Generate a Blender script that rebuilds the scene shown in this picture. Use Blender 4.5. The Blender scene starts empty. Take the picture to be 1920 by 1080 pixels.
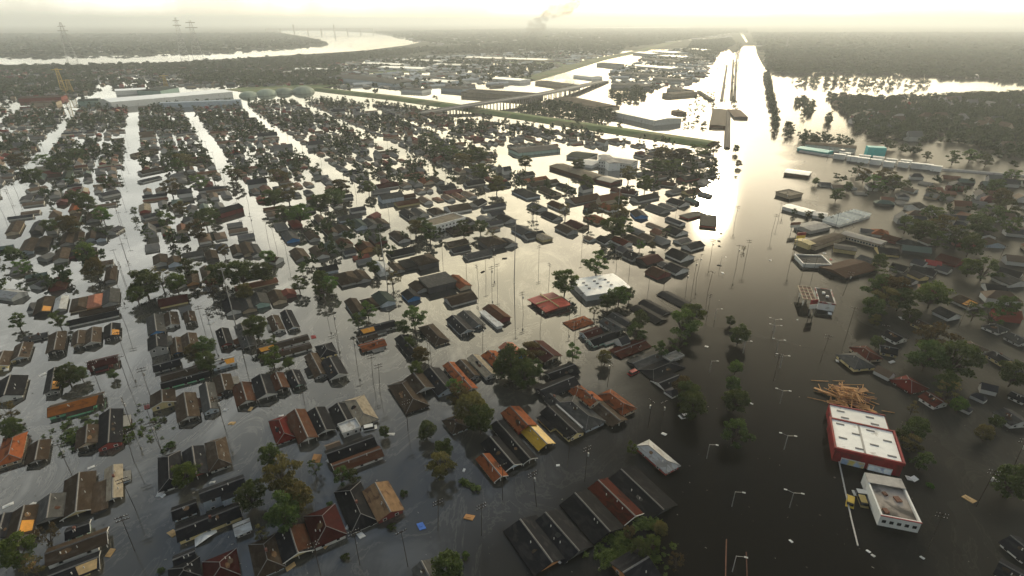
import bpy, math, random
import numpy as np
from mathutils import Vector
random.seed(11); rng = np.random.default_rng(11)
S = bpy.context.scene; COL = S.collection
R = math.radians
# ------------------------------------------------------------------ camera
F, HOR, H = 1034.0, 42.0, 105.0          # focal length and horizon row in 1920x1080 pixels, camera height in metres
PT = math.atan((540-HOR)/F); CP, SP = math.cos(PT), math.sin(PT)
cd = bpy.data.cameras.new("camera"); cam = bpy.data.objects.new("camera", cd); COL.objects.link(cam)
cd.sensor_width = 36; cd.lens = F/1920*36; cd.clip_start = 1; cd.clip_end = 90000
cam.location = (0, 0, H); cam.rotation_euler = (math.pi/2-PT, 0, 0); S.camera = cam
# ------------------------------------------------------------------ sky, sun, exposure
SUN_EL, SUN_AZ = R(16.0), R(20.7)
sundir = Vector((math.sin(SUN_AZ)*math.cos(SUN_EL), math.cos(SUN_AZ)*math.cos(SUN_EL), math.sin(SUN_EL)))
W = bpy.data.worlds.new("World"); S.world = W; W.use_nodes = True
def build_world():
    nt = W.node_tree; N, Lk = nt.nodes, nt.links; N.clear()
    out = N.new("ShaderNodeOutputWorld"); bg = N.new("ShaderNodeBackground"); bg.inputs[1].default_value = 0.10
    sky = N.new("ShaderNodeTexSky"); sky.sky_type = 'NISHITA'; sky.sun_disc = False
    sky.sun_elevation = SUN_EL; sky.sun_rotation = SUN_AZ; sky.altitude = 100; sky.air_density = 1.2; sky.dust_density = 1.6; sky.ozone_density = 1.0
    tc = N.new("ShaderNodeTexCoord"); sep = N.new("ShaderNodeSeparateXYZ"); Lk.new(tc.outputs['Generated'], sep.inputs[0])
    def math_(op, a, b=None):
        m = N.new("ShaderNodeMath"); m.operation = op
        for i, v in enumerate((a, b)):
            if v is None: continue
            if isinstance(v, (int, float)): m.inputs[i].default_value = v
            else: Lk.new(v, m.inputs[i])
        return m.outputs[0]
    zc = math_('MAXIMUM', sep.outputs[2], 0.03)
    # a broken deck of thin cloud at one height: direction divided by its rise
    cx, cy = math_('DIVIDE', sep.outputs[0], math_('ADD', zc, .12)), math_('DIVIDE', sep.outputs[1], math_('ADD', zc, .12))
    cmb = N.new("ShaderNodeCombineXYZ"); Lk.new(cx, cmb.inputs[0]); Lk.new(cy, cmb.inputs[1])
    no = N.new("ShaderNodeTexNoise"); no.inputs['Scale'].default_value = 1.15; no.inputs['Detail'].default_value = 7; no.inputs['Roughness'].default_value = .55
    no.inputs['Distortion'].default_value = .35
    Lk.new(cmb.outputs[0], no.inputs['Vector'])
    rp = N.new("ShaderNodeMapRange"); rp.interpolation_type = 'SMOOTHSTEP'
    rp.inputs['From Min'].default_value = .40; rp.inputs['From Max'].default_value = .62; Lk.new(no.outputs[0], rp.inputs[0])
    # high veil of cloud, thick where the eye looks through it low down, thinning overhead; it takes the sky's own light, paler and brighter
    lowv = N.new("ShaderNodeMapRange"); lowv.interpolation_type = 'SMOOTHSTEP'; lowv.inputs[1].default_value = .36; lowv.inputs[2].default_value = .70; lowv.inputs[3].default_value = 1.; lowv.inputs[4].default_value = .0; Lk.new(sep.outputs[2], lowv.inputs[0])
    cov = math_('MULTIPLY', lowv.outputs[0], math_('ADD', .5, math_('MULTIPLY', rp.outputs[0], .5)))
    hs = N.new("ShaderNodeHueSaturation"); hs.inputs['Saturation'].default_value = .6; hs.inputs['Value'].default_value = 1.1; Lk.new(sky.outputs[0], hs.inputs['Color'])
    ad = N.new("ShaderNodeMixRGB"); ad.blend_type = 'ADD'; ad.inputs[0].default_value = 1; Lk.new(hs.outputs[0], ad.inputs[1])
    # the veil is brightest round the sun and falls off away from it and down in the dust of the horizon
    dt = N.new("ShaderNodeVectorMath"); dt.operation = 'DOT_PRODUCT'; Lk.new(tc.outputs['Generated'], dt.inputs[0]); dt.inputs[1].default_value = tuple(sundir)
    wm = N.new("ShaderNodeMapRange"); wm.interpolation_type = 'SMOOTHSTEP'; wm.inputs[1].default_value = .55; wm.inputs[2].default_value = .97; Lk.new(dt.outputs['Value'], wm.inputs[0])
    vc = N.new("ShaderNodeMixRGB"); vc.inputs[1].default_value = (29.5, 28.6, 24.6, 1); vc.inputs[2].default_value = (33., 27.6, 15.5, 1); Lk.new(wm.outputs[0], vc.inputs[0]); Lk.new(vc.outputs[0], ad.inputs[2])
    gl = math_('ADD', .08, math_('MULTIPLY', math_('POWER', math_('MULTIPLY', math_('ADD', dt.outputs['Value'], 1.), .5), 1.5), 1.08))
    du = N.new("ShaderNodeMapRange"); du.interpolation_type = 'SMOOTHSTEP'; du.inputs[1].default_value = 0.; du.inputs[2].default_value = .22; du.inputs[3].default_value = 1.0; du.inputs[4].default_value = 1.; Lk.new(sep.outputs[2], du.inputs[0])
    vs = N.new("ShaderNodeVectorMath"); vs.operation = 'SCALE'; Lk.new(ad.outputs[0], vs.inputs[0]); Lk.new(math_('MULTIPLY', gl, du.outputs[0]), vs.inputs['Scale'])
    mx = N.new("ShaderNodeMixRGB"); Lk.new(cov, mx.inputs[0]); Lk.new(sky.outputs[0], mx.inputs[1]); Lk.new(vs.outputs[0], mx.inputs[2])
    Lk.new(mx.outputs[0], bg.inputs[0]); Lk.new(bg.outputs[0], out.inputs[0])
build_world()
sl = bpy.data.lights.new("sun", 'SUN'); sl.energy = 2.0; sl.angle = R(3.0); sl.color = (1, .84, .56)
so = bpy.data.objects.new("sun", sl); COL.objects.link(so); so.rotation_euler = (-sundir).to_track_quat('-Z', 'Y').to_euler()
S.view_settings.view_transform = 'Standard'; S.view_settings.look = 'None'; S.view_settings.gamma = 1
S.view_settings.use_curve_mapping = False; S.view_settings.exposure = -0.1
S.render.engine = 'CYCLES'; S.cycles.use_denoising = True; S.cycles.max_bounces = 6; S.cycles.volume_bounces = 3
S.cycles.diffuse_bounces = 2; S.cycles.glossy_bounces = 3; S.cycles.transmission_bounces = 2; S.cycles.sample_clamp_indirect = 6
S.cycles.caustics_reflective = False; S.cycles.caustics_refractive = False
# ------------------------------------------------------------------ helpers
def P(x, y, z=0.):
    "picture pixel -> ground point at height z"
    d, u = (y-540)/F, (x-960)/F
    k = (H-z)/max(SP+d*CP, 1e-4)
    return u*k, (CP-d*SP)*k
def Q(X, Y, Z=0.):
    "world point -> picture pixel"
    Zr = Z-H; depth = Y*CP-Zr*SP; dn = -Y*SP-Zr*CP
    depth = np.maximum(depth, 1e-3)
    return 960+F*X/depth, 540+F*dn/depth, depth
def inpoly(px, py, poly):
    px, py = np.asarray(px, float), np.asarray(py, float); r = np.zeros(px.shape, bool); n = len(poly)
    for i in range(n):
        x1, y1 = poly[i]; x2, y2 = poly[i-1]
        if y1 == y2: continue
        c = ((y1 > py) != (y2 > py)) & (px < (x2-x1)*(py-y1)/(y2-y1)+x1); r ^= c
    return r
def link(name, data, parent=None):
    o = bpy.data.objects.new(name, data); COL.objects.link(o)
    if parent is not None: o.parent = parent
    return o
def tag(o, label, cat, group=None):
    o["label"] = label; o["category"] = cat
    if group: o["group"] = group
    return o
def kind(o, k): o["kind"] = k; return o
def empty(name, loc, rz=0.):
    o = link(name, None); o.location = loc; o.rotation_euler = (0, 0, rz); o.empty_display_size = .5; return o
class MB:
    def __init__(s): s.v, s.f, s.m = [], [], []
    def poly(s, pts, m=0):
        b = len(s.v); s.v += [tuple(p) for p in pts]; s.f.append(tuple(range(b, b+len(pts)))); s.m.append(m); return s
    def box(s, c, d, rz=0., m=0):
        cx, cy, cz = c; hx, hy, hz = d[0]/2, d[1]/2, d[2]/2; ca, sa = math.cos(rz), math.sin(rz); b = len(s.v)
        for z in (-hz, hz):
            for x, y in ((-hx, -hy), (hx, -hy), (hx, hy), (-hx, hy)): s.v.append((cx+x*ca-y*sa, cy+x*sa+y*ca, cz+z))
        for f in ((0,3,2,1),(4,5,6,7),(0,1,5,4),(1,2,6,5),(2,3,7,6),(3,0,4,7)): s.f.append(tuple(b+i for i in f)); s.m.append(m)
        return s
    def prism(s, prof, x0, x1, m=0):
        "profile in (y,z), counter-clockwise seen from +x, pushed from x0 to x1"
        n = len(prof); b = len(s.v)
        for x in (x0, x1): s.v += [(x, y, z) for y, z in prof]
        s.f.append(tuple(b+n+i for i in range(n))); s.f.append(tuple(b+n-1-i for i in range(n)))
        for i in range(n):
            j = (i+1) % n; s.f.append((b+i, b+j, b+n+j, b+n+i))
        s.m += [m]*(n+2); return s
    def slab(s, pts, t, m=0):
        "polygon (counter-clockwise from above) with thickness t downwards"
        n = len(pts); b = len(s.v); s.v += [tuple(p) for p in pts]+[(p[0], p[1], p[2]-t) for p in pts]
        s.f.append(tuple(range(b, b+n))); s.f.append(tuple(b+2*n-1-i for i in range(n)))
        for i in range(n):
            j = (i+1) % n; s.f.append((b+i, b+n+i, b+n+j, b+j))
        s.m += [m]*(n+2); return s
    def tube(s, p0, p1, r0, r1=None, n=6, m=0):
        r1 = r0 if r1 is None else r1; a, c = Vector(p0), Vector(p1); d = (c-a).normalized()
        e = d.orthogonal().normalized(); g = d.cross(e); b = len(s.v)
        for q, r in ((a, r0), (c, r1)):
            for i in range(n):
                t = 2*math.pi*i/n; s.v.append(tuple(q+e*(r*math.cos(t))+g*(r*math.sin(t))))
        for i in range(n):
            j = (i+1) % n; s.f.append((b+i, b+j, b+n+j, b+n+i)); s.m.append(m)
        s.f.append(tuple(b+n+i for i in range(n))); s.m.append(m); s.f.append(tuple(b+n-1-i for i in range(n))); s.m.append(m)
        return s
    def mesh(s, name, mats, smooth=False):
        me = bpy.data.meshes.new(name); me.from_pydata(s.v, [], s.f)
        for k in (mats if isinstance(mats, (list, tuple)) else [mats]): me.materials.append(k)
        if any(s.m): me.polygons.foreach_set("material_index", s.m)
        if smooth: me.polygons.foreach_set("use_smooth", [True]*len(me.polygons))
        return me
    def build(s, name, mats, parent=None, smooth=False): return link(name, s.mesh(name, mats, smooth), parent)
# ------------------------------------------------------------------ materials
def nodes(name):
    m = bpy.data.materials.new(name); m.use_nodes = True; nt = m.node_tree
    return m, nt.nodes, nt.links, nt.nodes["Principled BSDF"]
def surf(name, col, rough=.8, var=.35, scale=.5, stretch=(1, 1, 1), col2=None, cover=.6, spec=.25, metal=0., bump=0., attr=False):
    m, N, Lk, B = nodes(name)
    B.inputs['Roughness'].default_value = rough; B.inputs['Specular IOR Level'].default_value = spec; B.inputs['Metallic'].default_value = metal
    tc = N.new("ShaderNodeTexCoord"); mp = N.new("ShaderNodeMapping"); mp.inputs['Scale'].default_value = stretch; oi = N.new("ShaderNodeObjectInfo")
    ad = N.new("ShaderNodeVectorMath"); ad.operation = 'ADD'; sc = N.new("ShaderNodeVectorMath"); sc.operation = 'SCALE'; sc.inputs['Scale'].default_value = 57.
    cb = N.new("ShaderNodeCombineXYZ"); Lk.new(oi.outputs['Random'], cb.inputs[0]); Lk.new(oi.outputs['Random'], cb.inputs[1]); Lk.new(cb.outputs[0], sc.inputs[0])
    Lk.new(tc.outputs['Object'], mp.inputs[0]); Lk.new(mp.outputs[0], ad.inputs[0]); Lk.new(sc.outputs[0], ad.inputs[1])
    n1 = N.new("ShaderNodeTexNoise"); n1.inputs['Scale'].default_value = scale; n1.inputs['Detail'].default_value = 8; n1.inputs['Roughness'].default_value = .65
    Lk.new(ad.outputs[0], n1.inputs['Vector'])
    mr = N.new("ShaderNodeMapRange"); mr.inputs[1].default_value = .25; mr.inputs[2].default_value = .75; mr.inputs[3].default_value = 1-var; mr.inputs[4].default_value = 1+var
    Lk.new(n1.outputs[0], mr.inputs[0])
    m2 = N.new("ShaderNodeMapRange"); m2.inputs[3].default_value = .72; m2.inputs[4].default_value = 1.28; Lk.new(oi.outputs['Random'], m2.inputs[0])
    mu = N.new("ShaderNodeMath"); mu.operation = 'MULTIPLY'; Lk.new(mr.outputs[0], mu.inputs[0]); Lk.new(m2.outputs[0], mu.inputs[1])
    mx = N.new("ShaderNodeMixRGB"); mx.inputs[1].default_value = (*col, 1); mx.inputs[2].default_value = (*(col2 or col), 1); mx.inputs[0].default_value = 0
    if col2:
        n2 = N.new("ShaderNodeTexNoise"); n2.inputs['Scale'].default_value = scale*.6; n2.inputs['Detail'].default_value = 6; n2.inputs['Distortion'].default_value = .6; Lk.new(ad.outputs[0], n2.inputs['Vector'])
        m3 = N.new("ShaderNodeMapRange"); m3.interpolation_type = 'SMOOTHSTEP'; m3.inputs[1].default_value = cover-.07; m3.inputs[2].default_value = cover+.07
        Lk.new(n2.outputs[0], m3.inputs[0]); Lk.new(m3.outputs[0], mx.inputs[0])
    vm = N.new("ShaderNodeVectorMath"); vm.operation = 'SCALE'; Lk.new(mx.outputs[0], vm.inputs[0]); Lk.new(mu.outputs[0], vm.inputs['Scale'])
    Lk.new(vm.outputs[0], B.inputs['Base Color'])
    if bump:
        bp = N.new("ShaderNodeBump"); bp.inputs['Strength'].default_value = bump; bp.inputs['Distance'].default_value = .1; Lk.new(n1.outputs[0], bp.inputs['Height']); Lk.new(bp.outputs[0], B.inputs['Normal'])
    return m
def ramp_mat(name, stops, rough=.85, transl=0., spec=.15):
    "colour picked by the per-piece number stored on the mesh"
    m, N, Lk, B = nodes(name); B.inputs['Roughness'].default_value = rough; B.inputs['Specular IOR Level'].default_value = spec
    at = N.new("ShaderNodeAttribute"); at.attribute_name = "rnd"; cr = N.new("ShaderNodeValToRGB"); cr.color_ramp.interpolation = 'CONSTANT' if stops[0] == 'c' else 'LINEAR'
    st = stops[1:] if stops[0] == 'c' else stops; el = cr.color_ramp.elements
    while len(el) < len(st): el.new(.5)
    for i, c in enumerate(st): el[i].position = i/len(st) if stops[0] == 'c' else i/(len(st)-1); el[i].color = (*c, 1)
    Lk.new(at.outputs['Fac'], cr.inputs[0]); src = cr.outputs[0]
    if transl is not None and transl > 0:
        oi = N.new("ShaderNodeObjectInfo"); hs = N.new("ShaderNodeHueSaturation"); Lk.new(src, hs.inputs['Color'])
        a = N.new("ShaderNodeMapRange"); a.inputs[3].default_value = .47; a.inputs[4].default_value = .52; Lk.new(oi.outputs['Random'], a.inputs[0]); Lk.new(a.outputs[0], hs.inputs['Hue'])
        b = N.new("ShaderNodeMapRange"); b.inputs[3].default_value = .7; b.inputs[4].default_value = 1.35; Lk.new(oi.outputs['Random'], b.inputs[0]); Lk.new(b.outputs[0], hs.inputs['Value'])
        src = hs.outputs[0]
        tr = N.new("ShaderNodeBsdfTranslucent"); Lk.new(src, tr.inputs[0]); ms = N.new("ShaderNodeMixShader"); ms.inputs[0].default_value = transl
        Lk.new(B.outputs[0], ms.inputs[1]); Lk.new(tr.outputs[0], ms.inputs[2]); Lk.new(ms.outputs[0], N["Material Output"].inputs[0])
    Lk.new(src, B.inputs['Base Color']); return m
RC = dict(k=(.030,.032,.040), n=(.13,.09,.06), g=(.135,.135,.13), o=(.34,.10,.035), O=(.50,.17,.035), m=(.11,.022,.02), b=(.20,.04,.022), R=(.26,.03,.022),
          S=(.46,.19,.12), t=(.36,.31,.23), W=(.66,.67,.66), Y=(.66,.40,.03), e=(.10,.14,.12), Z=(.42,.025,.03), d=(.42,.26,.14), u=(.16,.065,.035), T=(.30,.29,.26), y=(.45,.36,.15))
RC2 = dict(k=(.06,.06,.066), n=(.19,.15,.115), g=(.20,.195,.185), o=(.11,.045,.025), O=(.30,.10,.03), m=(.10,.03,.025), b=(.10,.03,.022), W=(.45,.43,.40), Y=(.45,.26,.03), d=(.22,.13,.08), u=(.17,.10,.07), t=(.27,.22,.16), T=(.2,.19,.17))
ROOF = {c: surf("roof_"+c, tuple(q*(.42 if c in 'kngmbeduR' else .72) for q in v), .78 if c not in 'WTYZ' else .5, .30, .55, (1, 2.2, 1), tuple(q*(.42 if c in 'kngmbeduR' else .72) for q in RC2[c]) if c in RC2 else None, .58, .04 if c not in 'WTYZ' else .2, bump=.25) for c, v in RC.items()}
RNAME = dict(k="charcoal", n="weathered brown", g="grey", o="rusty orange", O="bright orange", m="maroon", b="red-brown", R="dark red", S="salmon", t="tan", W="white", Y="yellow", e="green-grey", Z="bright red", d="bare plywood", u="rusty brown", T="pale grey", y="mustard")
WC = dict(w=(.5,.5,.48), y=(.52,.43,.22), b=(.40,.46,.52), B=(.07,.22,.48), G=(.16,.42,.26), e=(.33,.47,.42), r=(.28,.06,.05), m=(.13,.03,.03), g=(.30,.30,.29), k=(.06,.06,.065), t=(.40,.33,.24), o=(.45,.22,.09), n=(.2,.15,.1), T=(.5,.5,.47), u=(.16,.08,.05))
WALL = {c: surf("wall_"+c, v, .7, .22, .6, (1, 1, .5), tuple(x*.55 for x in v), .66, .1) for c, v in WC.items()}
WNAME = dict(w="white", y="cream", b="pale blue", B="blue", G="green", e="pale green", r="red", m="dark red", g="grey", k="dark", t="tan", o="orange", n="brown", T="light", u="rusty")
M = dict(
 trim=surf("white_trim", (.52, .51, .48), .6, .2, 1.2), ridge=surf("ridge_shingle", (.17, .165, .16), .8, .3, 2.), glass=surf("dark_glass", (.02, .022, .026), .12, .2, 1., spec=.6),
 wood=surf("pole_timber", (.04, .03, .024), .85, .35, 2., (1, 1, .2)), steel=surf("galvanised_steel", (.42, .42, .41), .45, .2, 2., spec=.5, metal=.3), lampw=surf("lamp_housing", (.72, .72, .70), .5, .1, 2.),
 tarp=surf("orange_tarp", (.62, .27, .03), .6, .25, 1.5), tan=surf("tan_ply", (.50, .34, .16), .7, .3, 1.), bark=surf("bark", (.06, .046, .036), .9, .4, 3., (1, 1, .3)),
 conc=surf("concrete", (.36, .34, .31), .85, .25, .4, col2=(.24, .22, .2)), asph=surf("asphalt", (.10, .098, .095), .85, .2, .3), white=surf("white_metal", (.80, .80, .76), .45, .12, .5, col2=(.5, .48, .44), cover=.66, spec=.5),
 red=surf("red_wall", (.22, .014, .018), .6, .3, .5, (1, 1, .3), (.12, .02, .02), .6), lumber=surf("raw_lumber", (.46, .24, .09), .75, .4, .8), soil=surf("levee_grass", (.11, .16, .055), .95, .4, .05, col2=(.19, .18, .09), cover=.56),
 skyl=surf("skylight_pane", (.10, .10, .10), .3, .2, 2., spec=.5), teal=surf("teal_metal", (.05, .42, .42), .5, .15, .5), rust=surf("rust_metal", (.16, .075, .05), .8, .35, .8),
 billA=surf("poster_sky", (.42, .55, .75), .5, .4, .35, col2=(.75, .62, .18), cover=.5), billB=surf("poster_pale", (.68, .76, .82), .5, .3, .5, col2=(.28, .34, .5), cover=.56), yellow=surf("yellow_paint", (.6, .42, .05), .6, .2, .6),
 green=surf("weed_green", (.10, .17, .03), .8, .4, .8), dome=surf("dome_green", (.30, .36, .28), .7, .15, .05), rail=surf("ballast", (.10, .085, .075), .9, .3, .2), cranem=surf("crane_yellow", (.5, .36, .1), .6, .2, .3),
 brick=surf("brick", (.16, .07, .055), .9, .3, 1.), sheet=surf("sheet_metal", (.72, .73, .72), .42, .12, .2, spec=.5, metal=.65), board=surf("pale_board", (.62, .60, .55), .7, .3, .8), blue=surf("blue_plastic", (.06, .16, .5), .5, .2, 1.))
# ------------------------------------------------------------------ setting: terrain, flood water, river, levees
def water_mat():
    m, N, Lk, B = nodes("flood_water")
    B.inputs['Roughness'].default_value = .03;  B.inputs['Specular IOR Level'].default_value = .5
    tc = N.new("ShaderNodeTexCoord"); sep = N.new("ShaderNodeSeparateXYZ"); Lk.new(tc.outputs['Object'], sep.inputs[0])
    def mt(op, a, b):
        q = N.new("ShaderNodeMath"); q.operation = op
        for i, v in enumerate((a, b)):
            if isinstance(v, (int, float)): q.inputs[i].default_value = v
            else: Lk.new(v, q.inputs[i])
        return q.outputs[0]
    def rng_(v, a, b, c=0., d=1.):
        q = N.new("ShaderNodeMapRange"); q.interpolation_type = 'SMOOTHSTEP'; q.inputs[1].default_value = a; q.inputs[2].default_value = b; q.inputs[3].default_value = c; q.inputs[4].default_value = d
        Lk.new(v, q.inputs[0]); return q.outputs[0]
    # distance across the avenue: silt pales the still western streets, the avenue's darker reflection is painted into its colour
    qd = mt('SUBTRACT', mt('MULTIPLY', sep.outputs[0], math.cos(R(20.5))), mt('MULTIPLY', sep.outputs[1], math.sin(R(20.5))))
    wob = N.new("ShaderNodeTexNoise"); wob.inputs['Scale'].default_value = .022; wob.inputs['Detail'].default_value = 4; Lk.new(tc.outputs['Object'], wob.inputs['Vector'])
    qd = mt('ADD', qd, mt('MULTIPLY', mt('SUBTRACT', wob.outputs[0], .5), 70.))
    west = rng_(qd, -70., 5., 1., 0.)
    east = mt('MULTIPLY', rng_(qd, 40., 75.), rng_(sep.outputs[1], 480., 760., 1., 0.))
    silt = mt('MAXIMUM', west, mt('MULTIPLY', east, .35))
    # drawn-out films of scum and oil
    mp = N.new("ShaderNodeMapping"); mp.inputs['Rotation'].default_value = (0, 0, R(-32)); mp.inputs['Scale'].default_value = (.042, .022, 1); Lk.new(tc.outputs['Object'], mp.inputs[0])
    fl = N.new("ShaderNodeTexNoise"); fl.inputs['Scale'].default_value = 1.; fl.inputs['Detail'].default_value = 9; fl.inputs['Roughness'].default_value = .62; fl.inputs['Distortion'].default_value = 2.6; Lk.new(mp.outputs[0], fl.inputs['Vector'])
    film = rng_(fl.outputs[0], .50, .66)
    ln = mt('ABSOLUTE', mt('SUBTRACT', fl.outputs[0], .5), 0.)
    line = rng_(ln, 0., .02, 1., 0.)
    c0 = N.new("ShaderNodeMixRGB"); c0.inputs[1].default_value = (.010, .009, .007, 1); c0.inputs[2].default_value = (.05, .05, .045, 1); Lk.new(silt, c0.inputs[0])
    c1 = N.new("ShaderNodeMixRGB"); c1.inputs[2].default_value = (.10, .097, .082, 1); Lk.new(c0.outputs[0], c1.inputs[1]); Lk.new(mt('MULTIPLY', mt('MULTIPLY', film, .55), silt), c1.inputs[0])
    c2 = N.new("ShaderNodeMixRGB"); c2.inputs[2].default_value = (.15, .14, .11, 1); Lk.new(c1.outputs[0], c2.inputs[1]); Lk.new(mt('MULTIPLY', mt('MULTIPLY', line, .35), silt), c2.inputs[0])
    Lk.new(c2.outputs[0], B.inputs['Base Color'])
    Lk.new(mt('MULTIPLY', rng_(west, 0., .8, .085, .5), rng_(east, 0., 1., 1., .55)), B.inputs['Specular IOR Level'])    # reflection weakened on the wind-ruffled avenue and east of it to darken the water
    Lk.new(mt('ADD', rng_(west, 0., .7, .085, .03), mt('MULTIPLY', east, .22)), B.inputs['Roughness'])
    refl_gain = mt('MULTIPLY', west, mt('ADD', mt('MULTIPLY', film, .45), mt('ADD', .62, mt('MULTIPLY', line, .25))))
    Lk.new(mt('ADD', mt('MULTIPLY', refl_gain, .85), 1.36), B.inputs['IOR'])      # IOR raised to brighten the still water's reflection, more along the films
    # ripples: fine wind ripple on the open avenue, nearly glass between the houses
    r1 = N.new("ShaderNodeTexNoise"); r1.inputs['Scale'].default_value = .9; r1.inputs['Detail'].default_value = 3; Lk.new(tc.outputs['Object'], r1.inputs['Vector'])
    r2 = N.new("ShaderNodeTexNoise"); r2.inputs['Scale'].default_value = .12; r2.inputs['Detail'].default_value = 3; Lk.new(tc.outputs['Object'], r2.inputs['Vector'])
    hgt = mt('ADD', mt('MULTIPLY', r1.outputs[0], .035), mt('MULTIPLY', r2.outputs[0], .10))
    bp = N.new("ShaderNodeBump"); bp.inputs['Distance'].default_value = 1.; Lk.new(hgt, bp.inputs['Height'])
    Lk.new(mt('ADD', rng_(west, 0., 1., .14, .05), mt('MULTIPLY', east, .3)), bp.inputs['Strength']); Lk.new(bp.outputs[0], B.inputs['Normal'])
    return m
WATER = water_mat()
def sheet(name, pts, z, mat, k='structure'):
    b = MB(); b.poly([(x, y, z) for x, y in pts]); o = b.build(name, mat); kind(o, k); return o
def land_mat():
    m, N, Lk, B = nodes("land"); B.inputs['Roughness'].default_value = .95; B.inputs['Specular IOR Level'].default_value = .05
    tc = N.new("ShaderNodeTexCoord"); n = N.new("ShaderNodeTexNoise"); n.inputs['Scale'].default_value = .006; n.inputs['Detail'].default_value = 12; n.inputs['Roughness'].default_value = .7; Lk.new(tc.outputs['Object'], n.inputs['Vector'])
    cr = N.new("ShaderNodeValToRGB"); e = cr.color_ramp.elements; e[0].position = .40; e[0].color = (.028, .040, .022, 1); e[1].position = .66; e[1].color = (.16, .15, .12, 1); x = e.new(.52); x.color = (.05, .062, .034, 1)
    Lk.new(n.outputs[0], cr.inputs[0]); Lk.new(cr.outputs[0], B.inputs['Base Color']); return m
LAND = land_mat()
FAR = 42000
sheet("terrain", [(-FAR, -600), (FAR, -600), (FAR, FAR), (-FAR, FAR)], -.4, LAND)
flood_px = [(-900,140),(0,132),(400,122),(620,117),(800,107),(1000,101),(1150,97),(1230,93),(1290,92),(1330,96),(1342,90),(1362,88),(1374,100),(1386,95),(1394,86),(1416,86),(1421,105),(1430,122),(1445,135),(1700,137),(1920,151),(2900,187)]
fp = [P(*q) for q in flood_px]
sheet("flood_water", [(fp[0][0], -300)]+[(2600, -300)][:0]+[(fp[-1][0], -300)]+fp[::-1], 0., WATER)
river_px = [(-900,112),(0,107),(250,104),(400,98),(520,93),(590,87),(618,83),(600,75),(570,68),(530,62),(520,57.5),(620,57.5),(700,62),(800,77),(760,85),(690,94),(600,100),(480,107),(330,116),(170,122),(0,121),(-900,131)]
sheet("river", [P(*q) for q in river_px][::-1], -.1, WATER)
for q in ([(620,190),(700,168),(760,160),(860,158),(890,170),(830,185),(700,200)],[(975,150),(1010,140),(1090,118),(1180,100),(1262,76),(1268,78),(1180,108),(1100,126),(1010,152)]):
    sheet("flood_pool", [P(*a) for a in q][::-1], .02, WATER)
for q in ([(1383,56),(1388,55),(1402,78),(1399,80),(1390,66)],[(1042,55),(1050,52.5),(1290,49.5),(1300,51)],[(1000,82),(1060,76),(1110,77),(1070,84)],[(300,78),(380,74),(420,76),(350,80)]):
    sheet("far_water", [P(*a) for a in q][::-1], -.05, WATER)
def ribbon(name, px, w, h, mat, label=None, cat=None, z0=-.5, part=None):
    "an embankment or deck along a polyline of picture points"
    pts = [Vector((*P(*q), 0)) for q in px]; b = MB(); L, Rr = [], []
    for i, p in enumerate(pts):
        d = (pts[min(i+1, len(pts)-1)]-pts[max(i-1, 0)]).normalized(); n = Vector((-d.y, d.x, 0)); L.append((p, n))
    for i in range(len(pts)-1):
        (p, n), (q, k) = L[i], L[i+1]; t = .3*w
        A = [p+n*w/2+Vector((0,0,z0)), p+n*t/1.0*.6+Vector((0,0,h)), p-n*t*.6+Vector((0,0,h)), p-n*w/2+Vector((0,0,z0))]
        Bq = [q+k*w/2+Vector((0,0,z0)), q+k*t*.6+Vector((0,0,h)), q-k*t*.6+Vector((0,0,h)), q-k*w/2+Vector((0,0,z0))]
        for j in range(3): b.poly([A[j], A[j+1], Bq[j+1], Bq[j]])
    o = b.build(name, mat)
    if cat: tag(o, label, cat)
    else: kind(o, 'structure')
    return o
ribbon("levee_bank", [(560,163),(640,173),(740,184),(840,198),(900,208),(1000,222),(1120,240),(1250,259),(1335,272)], 34, 3.0, M['soil'])
ribbon("levee_bank", [(1500,284),(1560,294),(1640,306),(1760,318),(1920,331),(2200,352)], 6, 1.3, M['conc'])
ribbon("levee_bank", [(985,150),(1040,135),(1120,112),(1200,96),(1270,76)], 60, 3.0, M['soil'])
for q in ([(420,168),(500,160),(600,156),(640,160),(560,168),(470,174)],[(680,133),(780,131),(800,135),(690,138)],[(930,118),(1060,128),(1100,118),(1030,108)],[(250,94),(420,88),(460,92),(300,99)]):
    sheet("grass_field", [P(*a) for a in q][::-1], .35, M['soil'])
ribbon("railway_bank", [(1366,207),(1364,240),(1363,279)], 7, 1.6, M['rail'])
for q in ([(1353,190),(1358,155),(1363,122)],[(1371,189),(1373,150),(1375,112)],[(1377,189),(1379,150),(1381,112)]):
    ribbon("railway_bank", q, 6, .9, M['rail'])
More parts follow.
